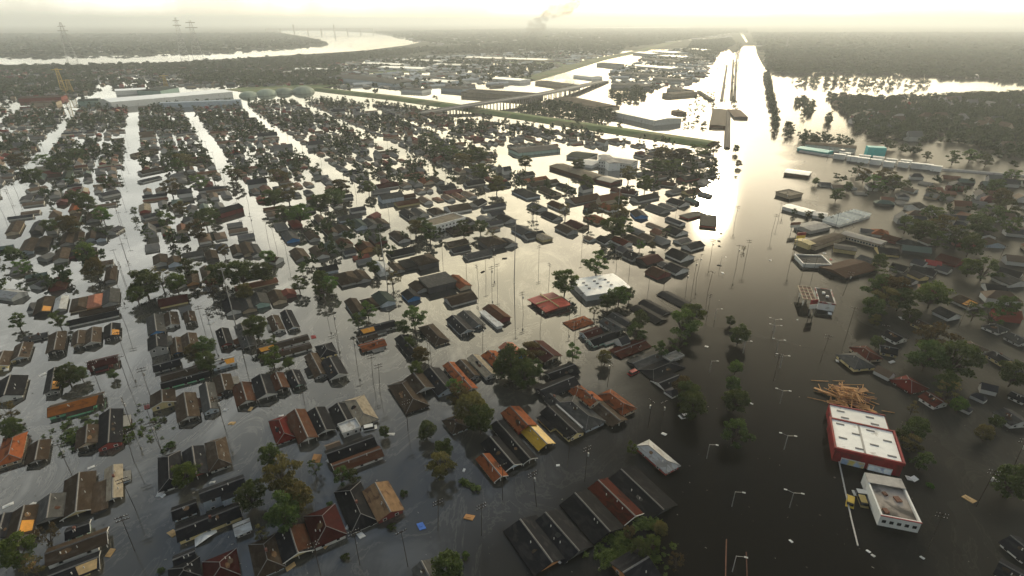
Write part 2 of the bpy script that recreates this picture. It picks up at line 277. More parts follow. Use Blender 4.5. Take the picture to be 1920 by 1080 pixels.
# ---- houses read off the photograph: ridge end points (quarter-pixel tiles), width in metres, roof colour, wall colour, options
HOUSES = {
 (0,810): """95 20 75 210 8 o t h;270 60 280 200 7.5 n g;824 -180 808 75 9 k r;640 -60 650 75 8 n t;845 240 840 490 6 t b;755 370 750 590 5 n k f;
585 300 570 590 10 n y;375 455 345 640 9 g g;160 550 140 760 8 n t pO;0 610 0 780 6 k w;800 740 330 910 8 n w;740 950 350 1060 8 k y pt;670 680 480 740 6 k e;
1260 160 1280 400 8 k w h;1440 100 1470 310 8 k r;1610 50 1650 250 8 n w h;1830 340 1490 455 7 k b 2;1470 520 1280 590 7 k b;1800 560 1310 720 8 k y;
1870 660 1750 720 6 W w;1460 890 1290 950 5 k y;1370 985 1390 1100 9 k g h;1640 920 1670 1100 10 m t h""",
 (480,810): """60 790 90 1040 9 n b h;240 690 320 900 10 k y pk;470 580 560 790 11 m w h;690 400 810 690 10 k w h;900 370 1000 600 10 d m;940 120 570 250 7 u w;
890 40 520 150 8 k w;630 70 520 115 5 n k;1240 960 1300 1080 7 g w;1680 165 1860 320 6.5 o y""",
 (640,720): """""",
 (960,810): """820 275 1140 580 12.5 k k a;650 355 925 630 9 b y a;475 450 735 745 12 k k a;245 600 510 885 11 k k a;70 645 295 980 12 k o a;1010 930 850 1050 12 k o""",
 (1440,810): """1760 980 1960 1090 9 k w;1850 790 1990 900 9 k w""",
 (0,540): """0 10 140 30 8 W w;330 55 310 170 8 n k pO;245 110 225 170 3 W w f;460 50 440 150 6 W g;595 65 590 155 8 n t h;715 40 705 130 8 S o h;825 -5 820 100 7 g g;
860 130 590 180 6 n g;890 175 500 230 7 k w;355 330 175 365 6 g g;430 320 400 460 7 n k;585 310 580 410 5.5 n t;695 285 680 400 7 n w;835 255 830 350 7 k k pO;
880 500 650 560 8 m m;160 400 145 510 7 n b;0 470 0 570 7 n y;400 590 385 760 5.5 k g pO;80 645 20 800 11 k w;770 790 350 895 9 n G sO;1165 185 1160 320 8 g B;
1275 170 1275 270 7 n w;1410 165 1425 240 5.5 n k;1430 130 1340 160 6 g b;1165 340 1180 430 8 k g 2;1320 360 1320 480 5.5 n B;1420 325 1415 450 7 n t;
1350 525 1140 580 7 k g;1560 570 1200 650 6 n e;1570 620 1200 710 6 k G;1760 510 1580 560 7 W b pO;1210 755 1215 850 9 n y;1385 775 1400 960 8 n w;1545 700 1575 900 6 g b;
1650 640 1690 760 7.5 n k;1815 695 1840 840 8 u w;1725 65 1740 160 8 k w;1845 45 1855 150 8 g t;1665 290 1690 410 6 k r;1830 250 1840 430 7 g g;1400 35 1180 90 9 m y""",
 (480,540): """30 640 80 790 8 k w;140 0 170 90 6 n t;215 0 255 40 6 b w;10 20 25 110 7 g e;130 195 160 310 6 n w;225 155 275 290 6 k b;390 350 0 450 6 n w pO;410 410 20 510 6 n w;
500 415 550 490 8 k y h;410 480 485 640 6 n g;550 510 620 640 8 k w;150 625 190 740 6 u k;275 605 315 720 6 k e;160 970 230 1130 8 R w h;300 900 380 1120 8 u w;
440 890 530 1060 8 k w;610 855 680 985 8 k w;685 1000 715 1075 8 W w f;720 820 840 990 9 t g h;930 10 980 100 7 e b;700 70 780 170 7 n b;830 70 880 130 8 n g h;
1130 0 1190 60 6 k B;1640 20 1420 80 8 n g;1480 195 1580 310 8 k b;1570 160 1660 275 8 g b;1680 175 1850 280 4 W w f;1750 115 1860 215 8 u m;1040 240 770 310 7 k w pO;
900 325 760 380 6 n w;960 375 780 435 7 o w;1270 275 1400 400 8 n t h;1080 345 1200 470 7 k k;1080 690 1200 890 10 n k h;1180 630 1270 740 9 n w;1310 585 1430 750 9 k b;
1440 550 1620 745 6 o w;1530 530 1640 650 6 n g;1620 495 1770 640 6 t w;1740 465 1850 560 8 o B;1870 400 1990 500 8 S B;1450 965 1540 1050 8 n b h""",
 (960,540): """180 385 300 510 10 m t;935 120 1120 240 9 k k a;990 80 1160 180 8 k g a;1140 15 1420 180 9 k r a;760 175 880 260 8 g g;700 215 820 300 8 g g;
570 225 430 280 9 o t ha;650 285 540 340 7 m b;750 310 600 400 7 k e;860 360 800 390 6 k k;1000 390 770 480 9 b m a;1140 470 900 560 8 g k a;1220 545 1020 650 10 k k ha;
1240 640 1110 720 9 k w a;1250 760 1165 790 5 W w f;1270 495 1150 530 5 T g f;470 565 270 640 9 k w;480 670 200 750 9 k k""",
 (1440,540): """600 480 730 580 11 g y h;680 430 800 520 9 b t h;860 425 960 450 8 k y;900 310 1020 370 9 k w;1110 220 1220 270 8 n y;1290 130 1420 190 10 g w;1440 45 1590 110 9 n w pO;
1650 260 1770 310 9 g w h;1830 330 1950 390 9 g w;1690 465 1820 540 8 k y;1850 600 1950 650 5 W w;990 660 1140 750 10 R m h;1190 770 1320 850 8 b w;1530 790 1640 840 3.5 o o f;
1420 870 1530 920 3.5 k k f;1790 905 1900 980 9 g w;820 590 940 650 5 n w;1480 400 1600 460 9 n b h;1600 1040 1690 1075 6 n w;1830 770 1960 830 6 k w;1590 715 1730 760 4 T w""",
 (0,270): """1520 790 1360 820 8 g w;1300 830 1300 880 7 n b;1200 815 1195 880 7 n g;1575 785 1590 850 6 n k;1370 1005 1280 1040 7 k g;1430 945 1440 1030 6 n o;1540 905 1550 980 5.5 n g;
1850 725 1855 810 7 n t;1765 745 1775 810 6 n g;1660 735 1660 775 6 o t;1810 570 1700 600 7 g w;1850 615 1710 645 7 n w;1900 660 1780 690 7 g w;1215 590 1060 620 6 k w;
1180 510 1060 540 6 k w;1570 110 1430 130 14 n w h;1790 440 1610 490 10 k m 2;655 765 660 830 7 k m;560 775 560 830 6 k m pO;460 770 450 850 7 n w;380 810 300 840 7 g w;
315 685 310 760 7 n k;825 910 830 1010 5 n g;440 985 420 1060 7 u m;340 1010 250 1050 7 k w;555 430 560 490 6 o t;755 630 755 700 5.5 k b;680 645 680 700 6 n b;505 650 500 730 7 n g;
590 650 585 720 5 n w;210 700 205 790 7 n b;1440 530 1400 570 8 k g;1380 660 1350 700 7 o e;1900 740 1915 820 6 g w;1240 160 1040 200 9 n w;1190 230 1040 265 8 k w;
1160 30 990 70 9 n t;880 340 740 370 8 n w;870 430 700 450 7 n w;340 310 200 340 7 n w;330 410 160 440 8 n w;300 480 150 510 8 n w;120 570 90 650 7 n t;
890 610 820 650 7 k w;700 490 690 550 8 n g;550 515 550 590 6 n e;280 570 270 640 6 g k;1080 440 1080 490 7 t r;500 190 495 250 7 e e;310 220 310 260 5 e b""",
 (480,270): """250 635 255 710 7 g B;310 765 335 850 7 n g;395 640 440 700 6 n g;450 750 490 830 7 n w;560 715 590 780 9 e w;640 695 665 740 8 u t;610 890 440 930 7 k b;
660 945 700 1030 9 n g h;760 930 800 1010 7 n g;900 870 985 950 7 W w;1020 880 1080 940 6 n g;1150 855 1200 920 11 k k f;1230 820 1300 880 10 n k h2;1340 975 1380 1060 13 g k f2;
1470 970 1580 1060 6 o t;1190 1015 1260 1080 7 n g;1180 760 980 810 8 k w;870 660 950 720 7 g m;780 720 850 770 8 u o;1040 640 1110 710 7 n w;530 595 570 660 6 n g;630 595 650 650 8 n b;
790 510 600 545 8 g b;750 550 790 610 8 e b;840 545 870 600 7 g g;920 545 950 595 7 n g;910 505 850 535 6 m m;815 460 700 490 6 k w;1090 345 920 385 10 g b 2;
1190 360 1000 400 7 u g;1215 400 1040 440 8 u y;1050 270 900 310 9 m w;1100 265 1120 305 7 n g;1190 255 1200 295 7 g b;1250 235 1290 275 9 o t;1330 230 1370 275 7 n g;
1250 195 1100 225 7 u g;930 185 945 230 6 n b;1010 170 1040 200 7 o t;1090 165 1110 190 6 n g;1220 325 1235 350 6 n g;1285 318 1300 338 5 n g;1240 385 1295 425 6 n k;
1480 290 1370 320 9 k g;1540 325 1410 355 6 m w;1590 430 1430 470 12 n w;1700 400 1620 440 8 k w;1130 475 1170 540 8 k g;1200 465 1240 520 8 g w;1330 470 1370 515 8 n g h;
1590 600 1460 650 10 n t h;1580 700 1420 740 7 n t;1600 750 1460 790 6 k w;1740 680 1800 740 11 n k h2;1770 785 1550 825 7 g g;1890 270 1730 310 9 e w;1700 255 1570 290 8 k w;
1850 695 1920 740 8 k w;1850 490 1750 520 6 k w;1840 515 1910 560 8 k g;1560 535 1620 580 7 k g;1680 525 1740 550 7 g w;1840 560 1740 590 6 k k;170 850 110 840 6 n k""",
 (960,270): """150 195 40 225 8 k w;255 230 70 270 7 o t;330 250 130 300 8 n g;350 285 460 325 8 k w;220 310 350 360 8 n t;30 330 180 380 11 g b h;150 430 230 470 9 g w;270 420 430 460 8 u w;
640 360 430 410 11 u g;230 500 370 540 8 k w;350 590 470 640 8 n g;430 560 550 610 8 m t;600 520 660 580 9 o t h;690 435 770 480 8 o w;230 640 90 680 7 k w;190 665 275 705 7 t y h;
30 600 140 650 9 g b;740 320 950 350 9 m w;910 400 1080 360 9 k w;930 480 980 530 8 k B;1030 440 1160 490 9 g g;1330 430 1170 400 10 k w;1280 325 1170 345 7 k w;1400 325 1290 350 8 u y;
1420 345 1490 370 7 g k;1430 510 1280 550 7 g r f;1475 525 1470 620 9 k r f;1450 255 1410 285 7 g w;1390 215 1270 250 9 k m;1180 600 1280 650 10 k w;1080 620 1130 660 7 u m;
1320 690 1240 720 6 k w;1420 720 1300 755 7 k w;880 665 980 720 8 n g;970 660 1070 700 8 n t;1090 680 1160 720 7 g g;790 680 860 740 7 b w;650 680 750 715 7 k w;810 750 880 785 7 k b;
860 790 960 830 8 k g;1100 820 960 860 9 m k;1200 770 1330 830 10 k w;1110 870 1200 900 6 k w;1200 880 1270 930 9 k w;1070 905 1130 960 9 u m;560 680 610 710 5 n g;1300 130 1380 150 9 n g;
1500 200 1430 225 8 g k;1490 125 1410 150 6 g k;1080 270 1240 290 8 u g""",
 (1440,270): """700 620 810 640 8 k w;790 640 900 660 9 o w h;880 670 990 700 8 u m;990 710 1110 740 9 g g h;830 770 970 780 10 k y;710 830 800 860 8 g y;960 890 1030 910 7 k w;
1080 900 1280 950 8 k w;1200 860 1290 880 7 Z w;1290 910 1360 930 6 Z m;1120 865 1170 880 6 Z w;970 965 1120 1020 7 k w;1080 940 1190 990 6 k y;900 985 1040 1030 8 e b;
1080 450 1140 430 9 k w 2;1000 525 1030 545 7 g w 2;1120 560 1150 560 7 y y 2;400 280 460 280 8 k e;490 300 550 300 8 n w;660 350 730 350 8 g w;1310 820 1450 860 10 m m;
1750 920 1910 960 9 k w;1760 960 1900 1020 10 g w;1640 1040 1780 1060 8 k w;600 290 640 310 8 Z m;1190 360 1290 380 8 u t;1020 310 1120 330 9 n t;1150 270 1230 285 8 g t;
1300 380 1390 395 8 g w;980 410 1040 430 8 g b;1300 490 1340 510 8 y n;1600 590 1690 600 7 g w;1590 640 1680 680 8 k w;1640 690 1750 740 9 n b;1190 700 1230 715 7 n w;
1550 420 1620 430 9 g w;1680 430 1750 460 9 g g;1290 340 1420 350 8 u t;1200 310 1320 320 8 u t;860 390 940 400 8 u g;1460 500 1540 520 8 u t;1190 460 1260 470 7 k b;1890 520 1930 530 7 g w""",
}
# ---- trees read off the photograph: crown centre and crown width in picture pixels
TREES = """30 1030 70,85 1000 60,60 1060 60,345 890 50,317 833 24,362 882 30,530 890 90,505 850 50,560 930 70,590 875 40,530 960 80,470 930 60,488 1000 40,640 890 40,660 890 35,
300 1068 18,618 945 18,648 1042 22,720 810 24,757 923 20,735 985 22,800 805 44,825 870 68,830 840 44,840 1060 80,872 1040 22,885 760 76,860 740 54,900 790 66,850 720 40,
940 690 44,960 680 76,995 660 60,1000 690 50,980 700 60,770 640 35,780 690 30,790 660 40,755 610 35,775 590 54,690 580 40,670 600 34,605 540 54,600 525 44,480 615 54,510 640 25,
380 650 50,385 680 44,360 660 40,510 665 50,540 680 25,270 530 84,255 550 50,300 520 60,330 530 50,350 500 60,410 510 70,450 510 80,490 510 60,460 545 44,395 540 60,500 480 40,
110 600 40,30 600 40,15 770 60,20 800 50,125 700 54,150 700 30,210 700 22,305 785 16,1075 660 36,1060 527 54,1120 490 58,1140 560 40,1160 555 45,1115 580 30,1180 550 30,1195 620 45,
1200 600 40,1280 600 74,1300 590 50,1270 640 50,1240 655 34,1135 670 34,1290 740 54,1300 760 64,1280 720 40,1380 750 54,1380 690 30,1370 600 22,1385 630 44,1380 805 68,1375 720 34,
1240 990 35,1225 1020 40,1200 1030 50,1270 1050 44,1180 1000 30,1185 840 28,1395 465 18,1755 635 90,1740 668 76,1795 670 90,1660 560 60,1690 560 60,1650 535 70,1640 575 50,
1680 540 80,1750 550 70,1710 590 34,1860 590 60,1890 570 60,1830 580 50,1900 900 74,1870 790 30,1850 810 38,1720 800 50,1710 830 48,1712 765 30,1730 860 48,1690 815 30,1745 910 20,
1640 600 25,1645 640 30,1780 730 60,1775 715 50,1800 760 34,1900 700 60,1660 505 50,1650 490 44,1730 430 90,1770 420 90,1800 440 80,1840 420 80,1700 420 60,1750 400 70,1860 400 80,
1890 390 70,1820 460 70,1760 450 60,1640 340 60,1660 330 60,1680 340 60,1620 330 44,1610 315 34,1570 365 40,1590 350 30,1530 340 20,1880 370 60,1900 420 60,1850 500 60,1820 500 40,
1490 395 20,1515 400 22,1540 405 20,1560 410 18,1820 290 50,1790 295 46,1850 300 40,1740 290 30,1900 330 50,1870 345 50,
625 370 64,600 380 60,640 350 54,530 400 54,510 370 60,560 400 64,520 330 60,540 360 60,690 350 34,780 425 36,790 420 30,805 430 44,870 425 44,900 425 34,920 440 34,710 470 34,735 520 54,
700 500 34,565 500 34,560 530 44,600 520 44,620 530 44,985 300 30,1085 305 30,1180 325 44,1245 290 54,1260 310 54,1230 310 54,1280 290 50,1310 280 50,1340 275 44,1380 280 22,1385 305 22,
1380 330 12,1348 330 12,1100 340 34,1165 380 34,1160 400 54,1170 425 44,1150 425 54,1105 410 34,1110 390 24,1060 395 34,1130 390 28,1200 460 20,1225 460 16,1145 460 16,1250 510 12,
1250 435 24,1210 345 34,1000 390 34,930 345 40,900 320 40,870 300 50,850 285 54,820 275 50,890 290 50,800 260 40,
160 470 50,190 400 40,200 340 44,160 380 50,140 370 46,175 500 54,130 420 60,90 420 40,40 500 44,20 480 40,60 330 50,110 310 60,140 290 50,80 300 50,30 300 60,
320 350 54,345 300 60,330 310 54,310 410 46,370 430 60,385 410 54,320 440 40,340 390 44,250 395 22,252 412 20,275 440 34,420 470 30,400 400 30,370 340 50,400 330 30,430 320 40,440 330 40"""
POLES = {(0,810):"1005 220;540 325;1020 590;1010 890;1215 150",
 (0,540):"950 300;950 545;965 735;990 1055;1120 790;1165 1075;1690 1060;1600 375;750 760;1535 320",
 (480,810):"1365 740;1690 780;780 1000;1140 1010;495 1110;1850 510",(960,810):"185 560;412 270;545 370",
 (480,540):"610 360;755 565;880 715;930 790;1140 1070;365 870;530 195;1700 460;1295 570;1315 565;635 540",
 (960,540):"210 335;430 240;510 215;715 740;650 690;470 410;85 200;1460 230;1300 60;1120 1075;1020 1050;1465 45",
 (960,270):"200 910;880 970;1360 1040;1680 930;1025 1075;1140 1070;780 960;145 590;1670 590;525 780;1220 580;275 1075;450 370;1385 1000;1490 860;1750 880",
 (480,270):"1400 865;1580 1000;1670 1080;1725 1000;1790 920;1770 1075;1810 1060;240 880;90 720;155 780;1000 560;885 440;1155 640;750 380;940 200;1240 150;420 640",
 (1440,810):"1560 560;1200 880;1830 290",(1440,540):"590 350;390 560;40 700;1430 290;830 480;560 60",(1440,270):"165 900;245 1020;330 1000;30 660;500 650;440 130;610 150;120 480;80 560;1600 990;1710 930",
 (0,270):"960 900;940 1040;905 960;935 660;925 780;880 1060;1900 800;1860 440;1790 560;1680 300;230 260;130 380;40 560;90 460"}
# ------------------------------------------------------------------ houses
HOUSES_PX = """918 817 965 870 9 k b;933 787 993 860 7 k w;954 761 992 795 8.5 o r;992 796 1026 831 8.5 Y k;1027 760 1083 810 9 k y;1060 747 1117 793 10 g b h;1045 757 1097 800 2.5 W w f;1122 752 1163 788 8 n t;
1117 767 1147 787 4 W w f;1133 733 1180 767 8 o t h;1097 732 1120 750 7 o t 2;1075 723 1090 735 7 o t h;1030 737 1053 755 7 g w;1207 828 1260 877 8 W r h"""
GRID = R(-31.7)                      # bearing of the long streets
def parse():
    out = []
    for (tx, ty), s in list(HOUSES.items())+[((None, None), HOUSES_PX)]:
        for e in s.replace("\n", "").split(";"):
            t = e.split()
            if len(t) < 7: continue
            a = [float(v) for v in t[:4]]
            if tx is not None: a = [tx+a[0]/4, ty+a[1]/4, tx+a[2]/4, ty+a[3]/4]
            op = "".join(t[7:]); out.append((a, float(t[4])*((1.04 if a[0] > 480 else .92) if (a[1]+a[3])/2 < 560 else (.76 if 'a' in op or (a[1]+a[3])/2 < 780 else .67)), t[5], t[6], op))
    return out
SPEC = []
for (a, w, rc, wc, op) in parse():
    hr = random.Random(int(a[0]*13+a[1]*7)); two = '2' in op
    fm = 'f' if 'f' in op else ('h' if 'h' in op else 'g')
    eave = .35 if 'a' in op else .8+hr.random()*.75+(1.9 if two else 0); pitch = (.24 if 'a' in op else .34)+hr.random()*.1
    if w < 3.6 and fm == 'f': eave = .9+hr.random()*.4
    zr = eave+(.14+pitch*w/2 if fm == 'g' else (.5*pitch*w/2 if fm == 'h' else .1))
    x1, y1 = P(a[0], a[1], zr); x2, y2 = P(a[2], a[3], zr)
    ang = math.atan2(y2-y1, x2-x1); L = math.hypot(x2-x1, y2-y1); cx, cy = (x1+x2)/2, (y1+y2)/2
    west = (a[0]+a[2])/2 < 1330
    # houses west of the avenue stand square to its street grid, those east of it to the avenue
    base = math.pi/2-GRID if west else math.pi/2-R(20.5)
    k = round((ang-base)/(math.pi/2)); df = ang-base-k*math.pi/2
    lim = R(24) if west else R(26)
    raw = ang
    if abs(df) < lim:
        ang = base+k*math.pi/2+R(hr.uniform(-1.2, 1.2))+(0 if west else df*.4)
        L *= max(.8, math.cos(df))
    if (a[1]+a[3])/2 < 560 and a[0] > 480: L *= .9
    if fm == 'h': L += .12*w
    L = max(L, w*.9 if w > 3.6 else 3.)
    SPEC.append(dict(cx=cx, cy=cy, ang=ang, L=min(L, 46), w=w, rc=rc, wc=wc, op=op, fm=fm, eave=eave, pitch=pitch, df=math.degrees(df), west=west, two=two, px=((a[0]+a[2])/2, (a[1]+a[3])/2)))
def clash(s, list_, grow=1.0):
    for t in list_:
        d = math.hypot(s['cx']-t['cx'], s['cy']-t['cy'])
        if d < grow*.42*(min(s['L'], s['w']*1.6)+min(t['L'], t['w']*1.6))*.72+grow*.5: return True
    return False
# the rest of the western blocks follows the street grid behind the houses read off the photograph
UX, UY = math.sin(GRID), math.cos(GRID); VX, VY = UY, -UX
STREETS = [-96-67*k for k in range(9, 0, -1)]+[-96, -28, 35, 104, 180, 250, 320, 390, 460, 530, 600, 670, 740, 810]
CROSS = [24, 87, 150, 222, 335, 395, 455, 515, 578, 640, 705, 770, 835, 900, 965, 1030]
FILL_A = [(-700,560),(-700,200),(0,200),(250,196),(460,192),(620,186),(740,196),(900,220),(1080,245),(1250,268),(1335,285),(1345,330),(1312,395),(1250,440),(1130,425),(1040,440),(900,425),(820,455),(720,500),(560,520),(460,530),(0,560)]
SPECIAL_PX = [[(930,270),(1200,270),(1200,350),(1020,345),(930,295)]]
rcw = "kkkkkknnnnnnnnggggguuuembt"; wcw = "wwwwwyybbgggttekmr"
FILL = []
CELL = 1.2; TAKEN = set()
def cells(x, y, ang, L, w):
    ca, sa = math.cos(ang), math.sin(ang); n, m = max(2, int(L/1.0)+1), max(2, int(w/1.0)+1); o = set()
    for i in range(n):
        for j in range(m):
            u, v = (i/(n-1)-.5)*L, (j/(m-1)-.5)*w; o.add((int((x+u*ca-v*sa)//CELL), int((y+u*sa+v*ca)//CELL)))
    return o
for s in SPEC: TAKEN |= cells(s['cx'], s['cy'], s['ang'], s['L']+.8, s['w']+.8)
def take(x, y, ang, L, w):
    c = cells(x, y, ang, L, w)
    if c & TAKEN: return False
    TAKEN.update(c); return True
for i in range(len(STREETS)-1):
    p0, p1 = STREETS[i], STREETS[i+1]
    for j in range(len(CROSS)-1):
        a0, a1 = CROSS[j], CROSS[j+1]; s0, s1 = p0+5.5, p1-5.5; c0, c1 = a0+5, a1-5; lots = []
        dep = (s1-s0)/2-3
        aa = c0+20
        while aa < c1-20:                      # long houses end-on to the long streets
            for side in (0, 1):
                Ln = random.uniform(10, min(19, dep)); lots.append(((s0+1+Ln/2) if side == 0 else (s1-1-Ln/2), aa, Ln, random.uniform(4.8, 6.8), 1))
                if random.random() < .8: lots.append(((s0+s1)/2+random.uniform(-4, 4), aa, random.uniform(5, 9), random.uniform(3.5, 5), 1))
            aa += random.uniform(6.2, 7.8)
        pp = s0+4
        while pp < s1-3:                       # and to the cross streets
            for side in (0, 1):
                Ln = random.uniform(9, 14); lots.append((pp, (c0+1+Ln/2) if side == 0 else (c1-1-Ln/2), Ln, random.uniform(4.6, 6.4), 0))
            pp += random.uniform(6.6, 8.2)
        for pe, al, Ln, w, ax in lots:
            if random.random() < .05: continue
            X, Y = pe*VX+al*UX, pe*VY+al*UY
            if Y < 80: continue
            qx, qy, dp = Q(X, Y, 3.); 
            if not (-60 < qx < 1990) or not bool(inpoly(qx, qy, FILL_A)): continue
            if any(bool(inpoly(qx, qy, q)) for q in SPECIAL_PX): continue
            if not take(X, Y, math.pi/2-GRID+(math.pi/2 if ax else 0), Ln, w): continue
            fm = random.choice('ggggh')
            FILL.append(dict(cx=X, cy=Y, ang=math.pi/2-GRID+(math.pi/2 if ax else 0)+R(random.uniform(-2, 2)), L=Ln, w=w, rc=random.choice(rcw), wc=random.choice(wcw), op='', fm=fm,
                             eave=random.uniform(.7, 1.4)+(1.6 if random.random() < .06 else 0), pitch=random.uniform(.32, .45), west=True, two=False, px=(float(qx), float(qy))))
for s in SPEC+FILL:
    s['depth'] = float(Q(s['cx'], s['cy'], 2.)[2]); s['app'] = s['L']*s['w']/s['depth']**2
NEAR = list(SPEC)+sorted(FILL, key=lambda s: -s['app'])
vis = [s for s in NEAR if -80 < s['px'][0] < 2000]
SPEC_SORT = sorted(vis[:len(SPEC)], key=lambda s: -s['app'])
SINGLE = [s for s in vis[:len(SPEC)] if s['app'] >= SPEC_SORT[min(299, len(SPEC_SORT)-1)]['app']][:300]
sid = {id(s) for s in SINGLE}
for s in vis:
    if len(SINGLE) >= 300: break
    if id(s) not in sid: SINGLE.append(s); sid.add(id(s))
MASS = [s for s in NEAR if id(s) not in sid]
def roof_z(s, y): return s['eave']+.14+s['pitch']*(s['w']/2-.4-abs(y))
def make_house(s):
    hr = random.Random(int(s['cx']*31+s['cy']*17)); L, w, e, pt, fm = s['L'], s['w'], s['eave'], s['pitch'], s['fm']
    near = s['depth'] < 215; root = empty("house", (s['cx'], s['cy'], 0), s['ang']); s['obj'] = root
    hl, hw = L/2-.4, w/2-.4; rm, wm = ROOF[s['rc']], WALL[s['wc']]
    ca, sa = math.cos(s['ang']), math.sin(s['ang'])
    front = 1 if (-(s['cx'])*ca-(s['cy'])*sa) > 0 else -1            # gable end that looks towards the viewer's side
    sidey = 1 if (s['cx']*sa-s['cy']*ca) > 0 else -1
    porch = fm == 'g' and near and hr.random() < .6 and L > 8 and e > .75
    x0, x1 = -hl, hl
    if porch:
        if front > 0: x1 = hl-1.6
        else: x0 = -hl+1.6
    b = MB(); rz = e+pt*hw
    if fm == 'g': b.prism([(-hw, -1.2), (hw, -1.2), (hw, e), (0, rz), (-hw, e)], x0, x1)
    else: b.prism([(-hw, -1.2), (hw, -1.2), (hw, e), (-hw, e)], x0, x1)
    b.build("wall", wm, root)
    b = MB(); rb = None
    if fm == 'g':
        ye = w/2; zt = lambda y: roof_z(s, y)
        for sg in (1, -1):
            pr = [(0, zt(0)-.16), (sg*ye, zt(ye)-.16), (sg*ye, zt(ye)), (0, zt(0))]
            b.prism(pr if sg > 0 else pr[::-1], -L/2, L/2)
        rb = b.build("roof", rm, root)
        if near: MB().prism([(-.22, zt(.22)+.01), (.22, zt(.22)+.01), (0, zt(0)+.10)], -L/2-.02, L/2+.02).build("ridge_cap", M['ridge'] if s['rc'] not in 'WTYS' else ROOF['T'], rb)
        if near and s['wc'] in 'wybe' and hr.random() < .45:
            fx = front*(L/2)
            g = MB()
            for sg in (1, -1):
                g.slab([(fx-.03, 0, zt(0)+.03), (fx+.05, 0, zt(0)+.03), (fx+.05, sg*ye, zt(ye)+.03), (fx-.03, sg*ye, zt(ye)+.03)][::(1 if sg < 0 else -1)], .24)
            g.build("barge_board", M['trim'], rb)
        if porch:
            xx = front*(hl-.06); pb = MB().prism([(-hw, e-.12), (hw, e-.12), (hw, e), (0, rz), (-hw, e)], xx-.06, xx+.06); pb.build("gable_panel", wm, root)
            for yy in (-hw+.1, 0, hw-.1): MB().box((xx, yy, (e-1.3)/2-.06), (.16, .16, e+1.1)).build("porch_post", M['trim'], root)
    elif fm == 'h':
        t = min(w/2*.92, L/2-.3); zz = roof_z(s, w/2); zr = roof_z(s, 0); A = [(-L/2, -w/2, zz), (L/2, -w/2, zz), (L/2, w/2, zz), (-L/2, w/2, zz)]; r0, r1 = (-L/2+t, 0, zr), (L/2-t, 0, zr)
        b.poly([A[0], A[1], r1, r0]).poly([A[2], A[3], r0, r1]).poly([A[1], A[2], r1]).poly([A[3], A[0], r0])
        lo = [(x, y, z-.18) for x, y, z in A]
        b.poly(lo[::-1])
        for i in range(4): b.poly([lo[i], lo[(i+1) % 4], A[(i+1) % 4], A[i]])
        rb = b.build("roof", rm, root)
        if near:
            g = MB(); up = lambda p: (p[0], p[1], p[2]+.03)
            for p, q in ((r0, r1), (A[0], r0), (A[3], r0), (A[1], r1), (A[2], r1)): g.tube(up(p), up(q), .09, n=4)
            g.build("ridge_cap", M['ridge'] if s['rc'] not in 'WTYS' else ROOF['T'], rb)
    else:
        b.box((0, 0, e+.06), (L, w, .24)); rb = b.build("roof", rm, root)
        if near and w > 3.6:
            g = MB()
            for yy in (-w/2+.15, w/2-.15): g.box((0, yy, e+.36), (L-.1, .22, .34))
            for xx in (-L/2+.15, L/2-.15): g.box((xx, 0, e+.355), (.22, w-.6, .33))
            g.build("parapet", wm, rb)
    if near and fm != 'f':
        for k in range(hr.choice((1, 2, 2, 3))):
            xx, yy = hr.uniform(-hl*.6, hl*.6), sidey*hr.uniform(.2, .7)*hw; z = roof_z(s, yy)
            MB().tube((xx, yy, z-.1), (xx, yy, z+.55), .11, n=5).build("vent_pipe", M['trim'], rb)
        if hr.random() < .14:
            xx = hr.uniform(-hl*.4, hl*.4); MB().box((xx, .2, roof_z(s, 0)+.1), (.55, .5, 1.0)).build("chimney", M['brick'], rb)
    op = s['op']
    if near and fm != 'f' and s['rc'] not in 'YZ' and hr.random() < .6:          # torn shingles and felt
        for k in range(hr.choice((1, 1, 2, 3))):
            n = 7; xx, y0 = hr.uniform(-hl*.55, hl*.55), hr.uniform(.3, .62)*hw; rx, ry = hr.uniform(.4, 1.3), hr.uniform(.3, .6)*hw*.5
            if fm == 'h': xx *= .4
            pts = [(xx+math.cos(2*math.pi*i/n)*rx*hr.uniform(.6, 1.1), y0+math.sin(2*math.pi*i/n)*ry*hr.uniform(.6, 1.1)) for i in range(n)]
            pts = [(x, sidey*y, roof_z(s, y)+.045) for x, y in pts]
            MB().slab(pts if sidey > 0 else pts[::-1], .035).build("bare_patch", ROOF[hr.choice('kdnu' if s['rc'] in 'ngotSbmR' else 'gnkd')], rb)
    if near and fm == 'g' and L > 8 and hr.random() < .4:                        # lean-to along part of one side
        la = hr.uniform(.3, .5)*L; xc = hr.uniform(-.2, .2)*L; d = hr.uniform(1.4, 2.2); z0, z1 = e-.02, max(.25, e-.45); sg = sidey
        an = MB(); q = [(xc-la/2, sg*(hw-.05), z0), (xc+la/2, sg*(hw-.05), z0), (xc+la/2, sg*(hw+d), z1), (xc-la/2, sg*(hw+d), z1)]
        an.slab(q if sg > 0 else q[::-1], .1).build("lean_to_roof", ROOF[hr.choice('gnTuk')], root)
        MB().box((xc, sg*(hw+d/2-.1), (z1-1.1)/2-.06), (la-.3, d-.3, z1+.9)).build("lean_to_wall", wm, root)
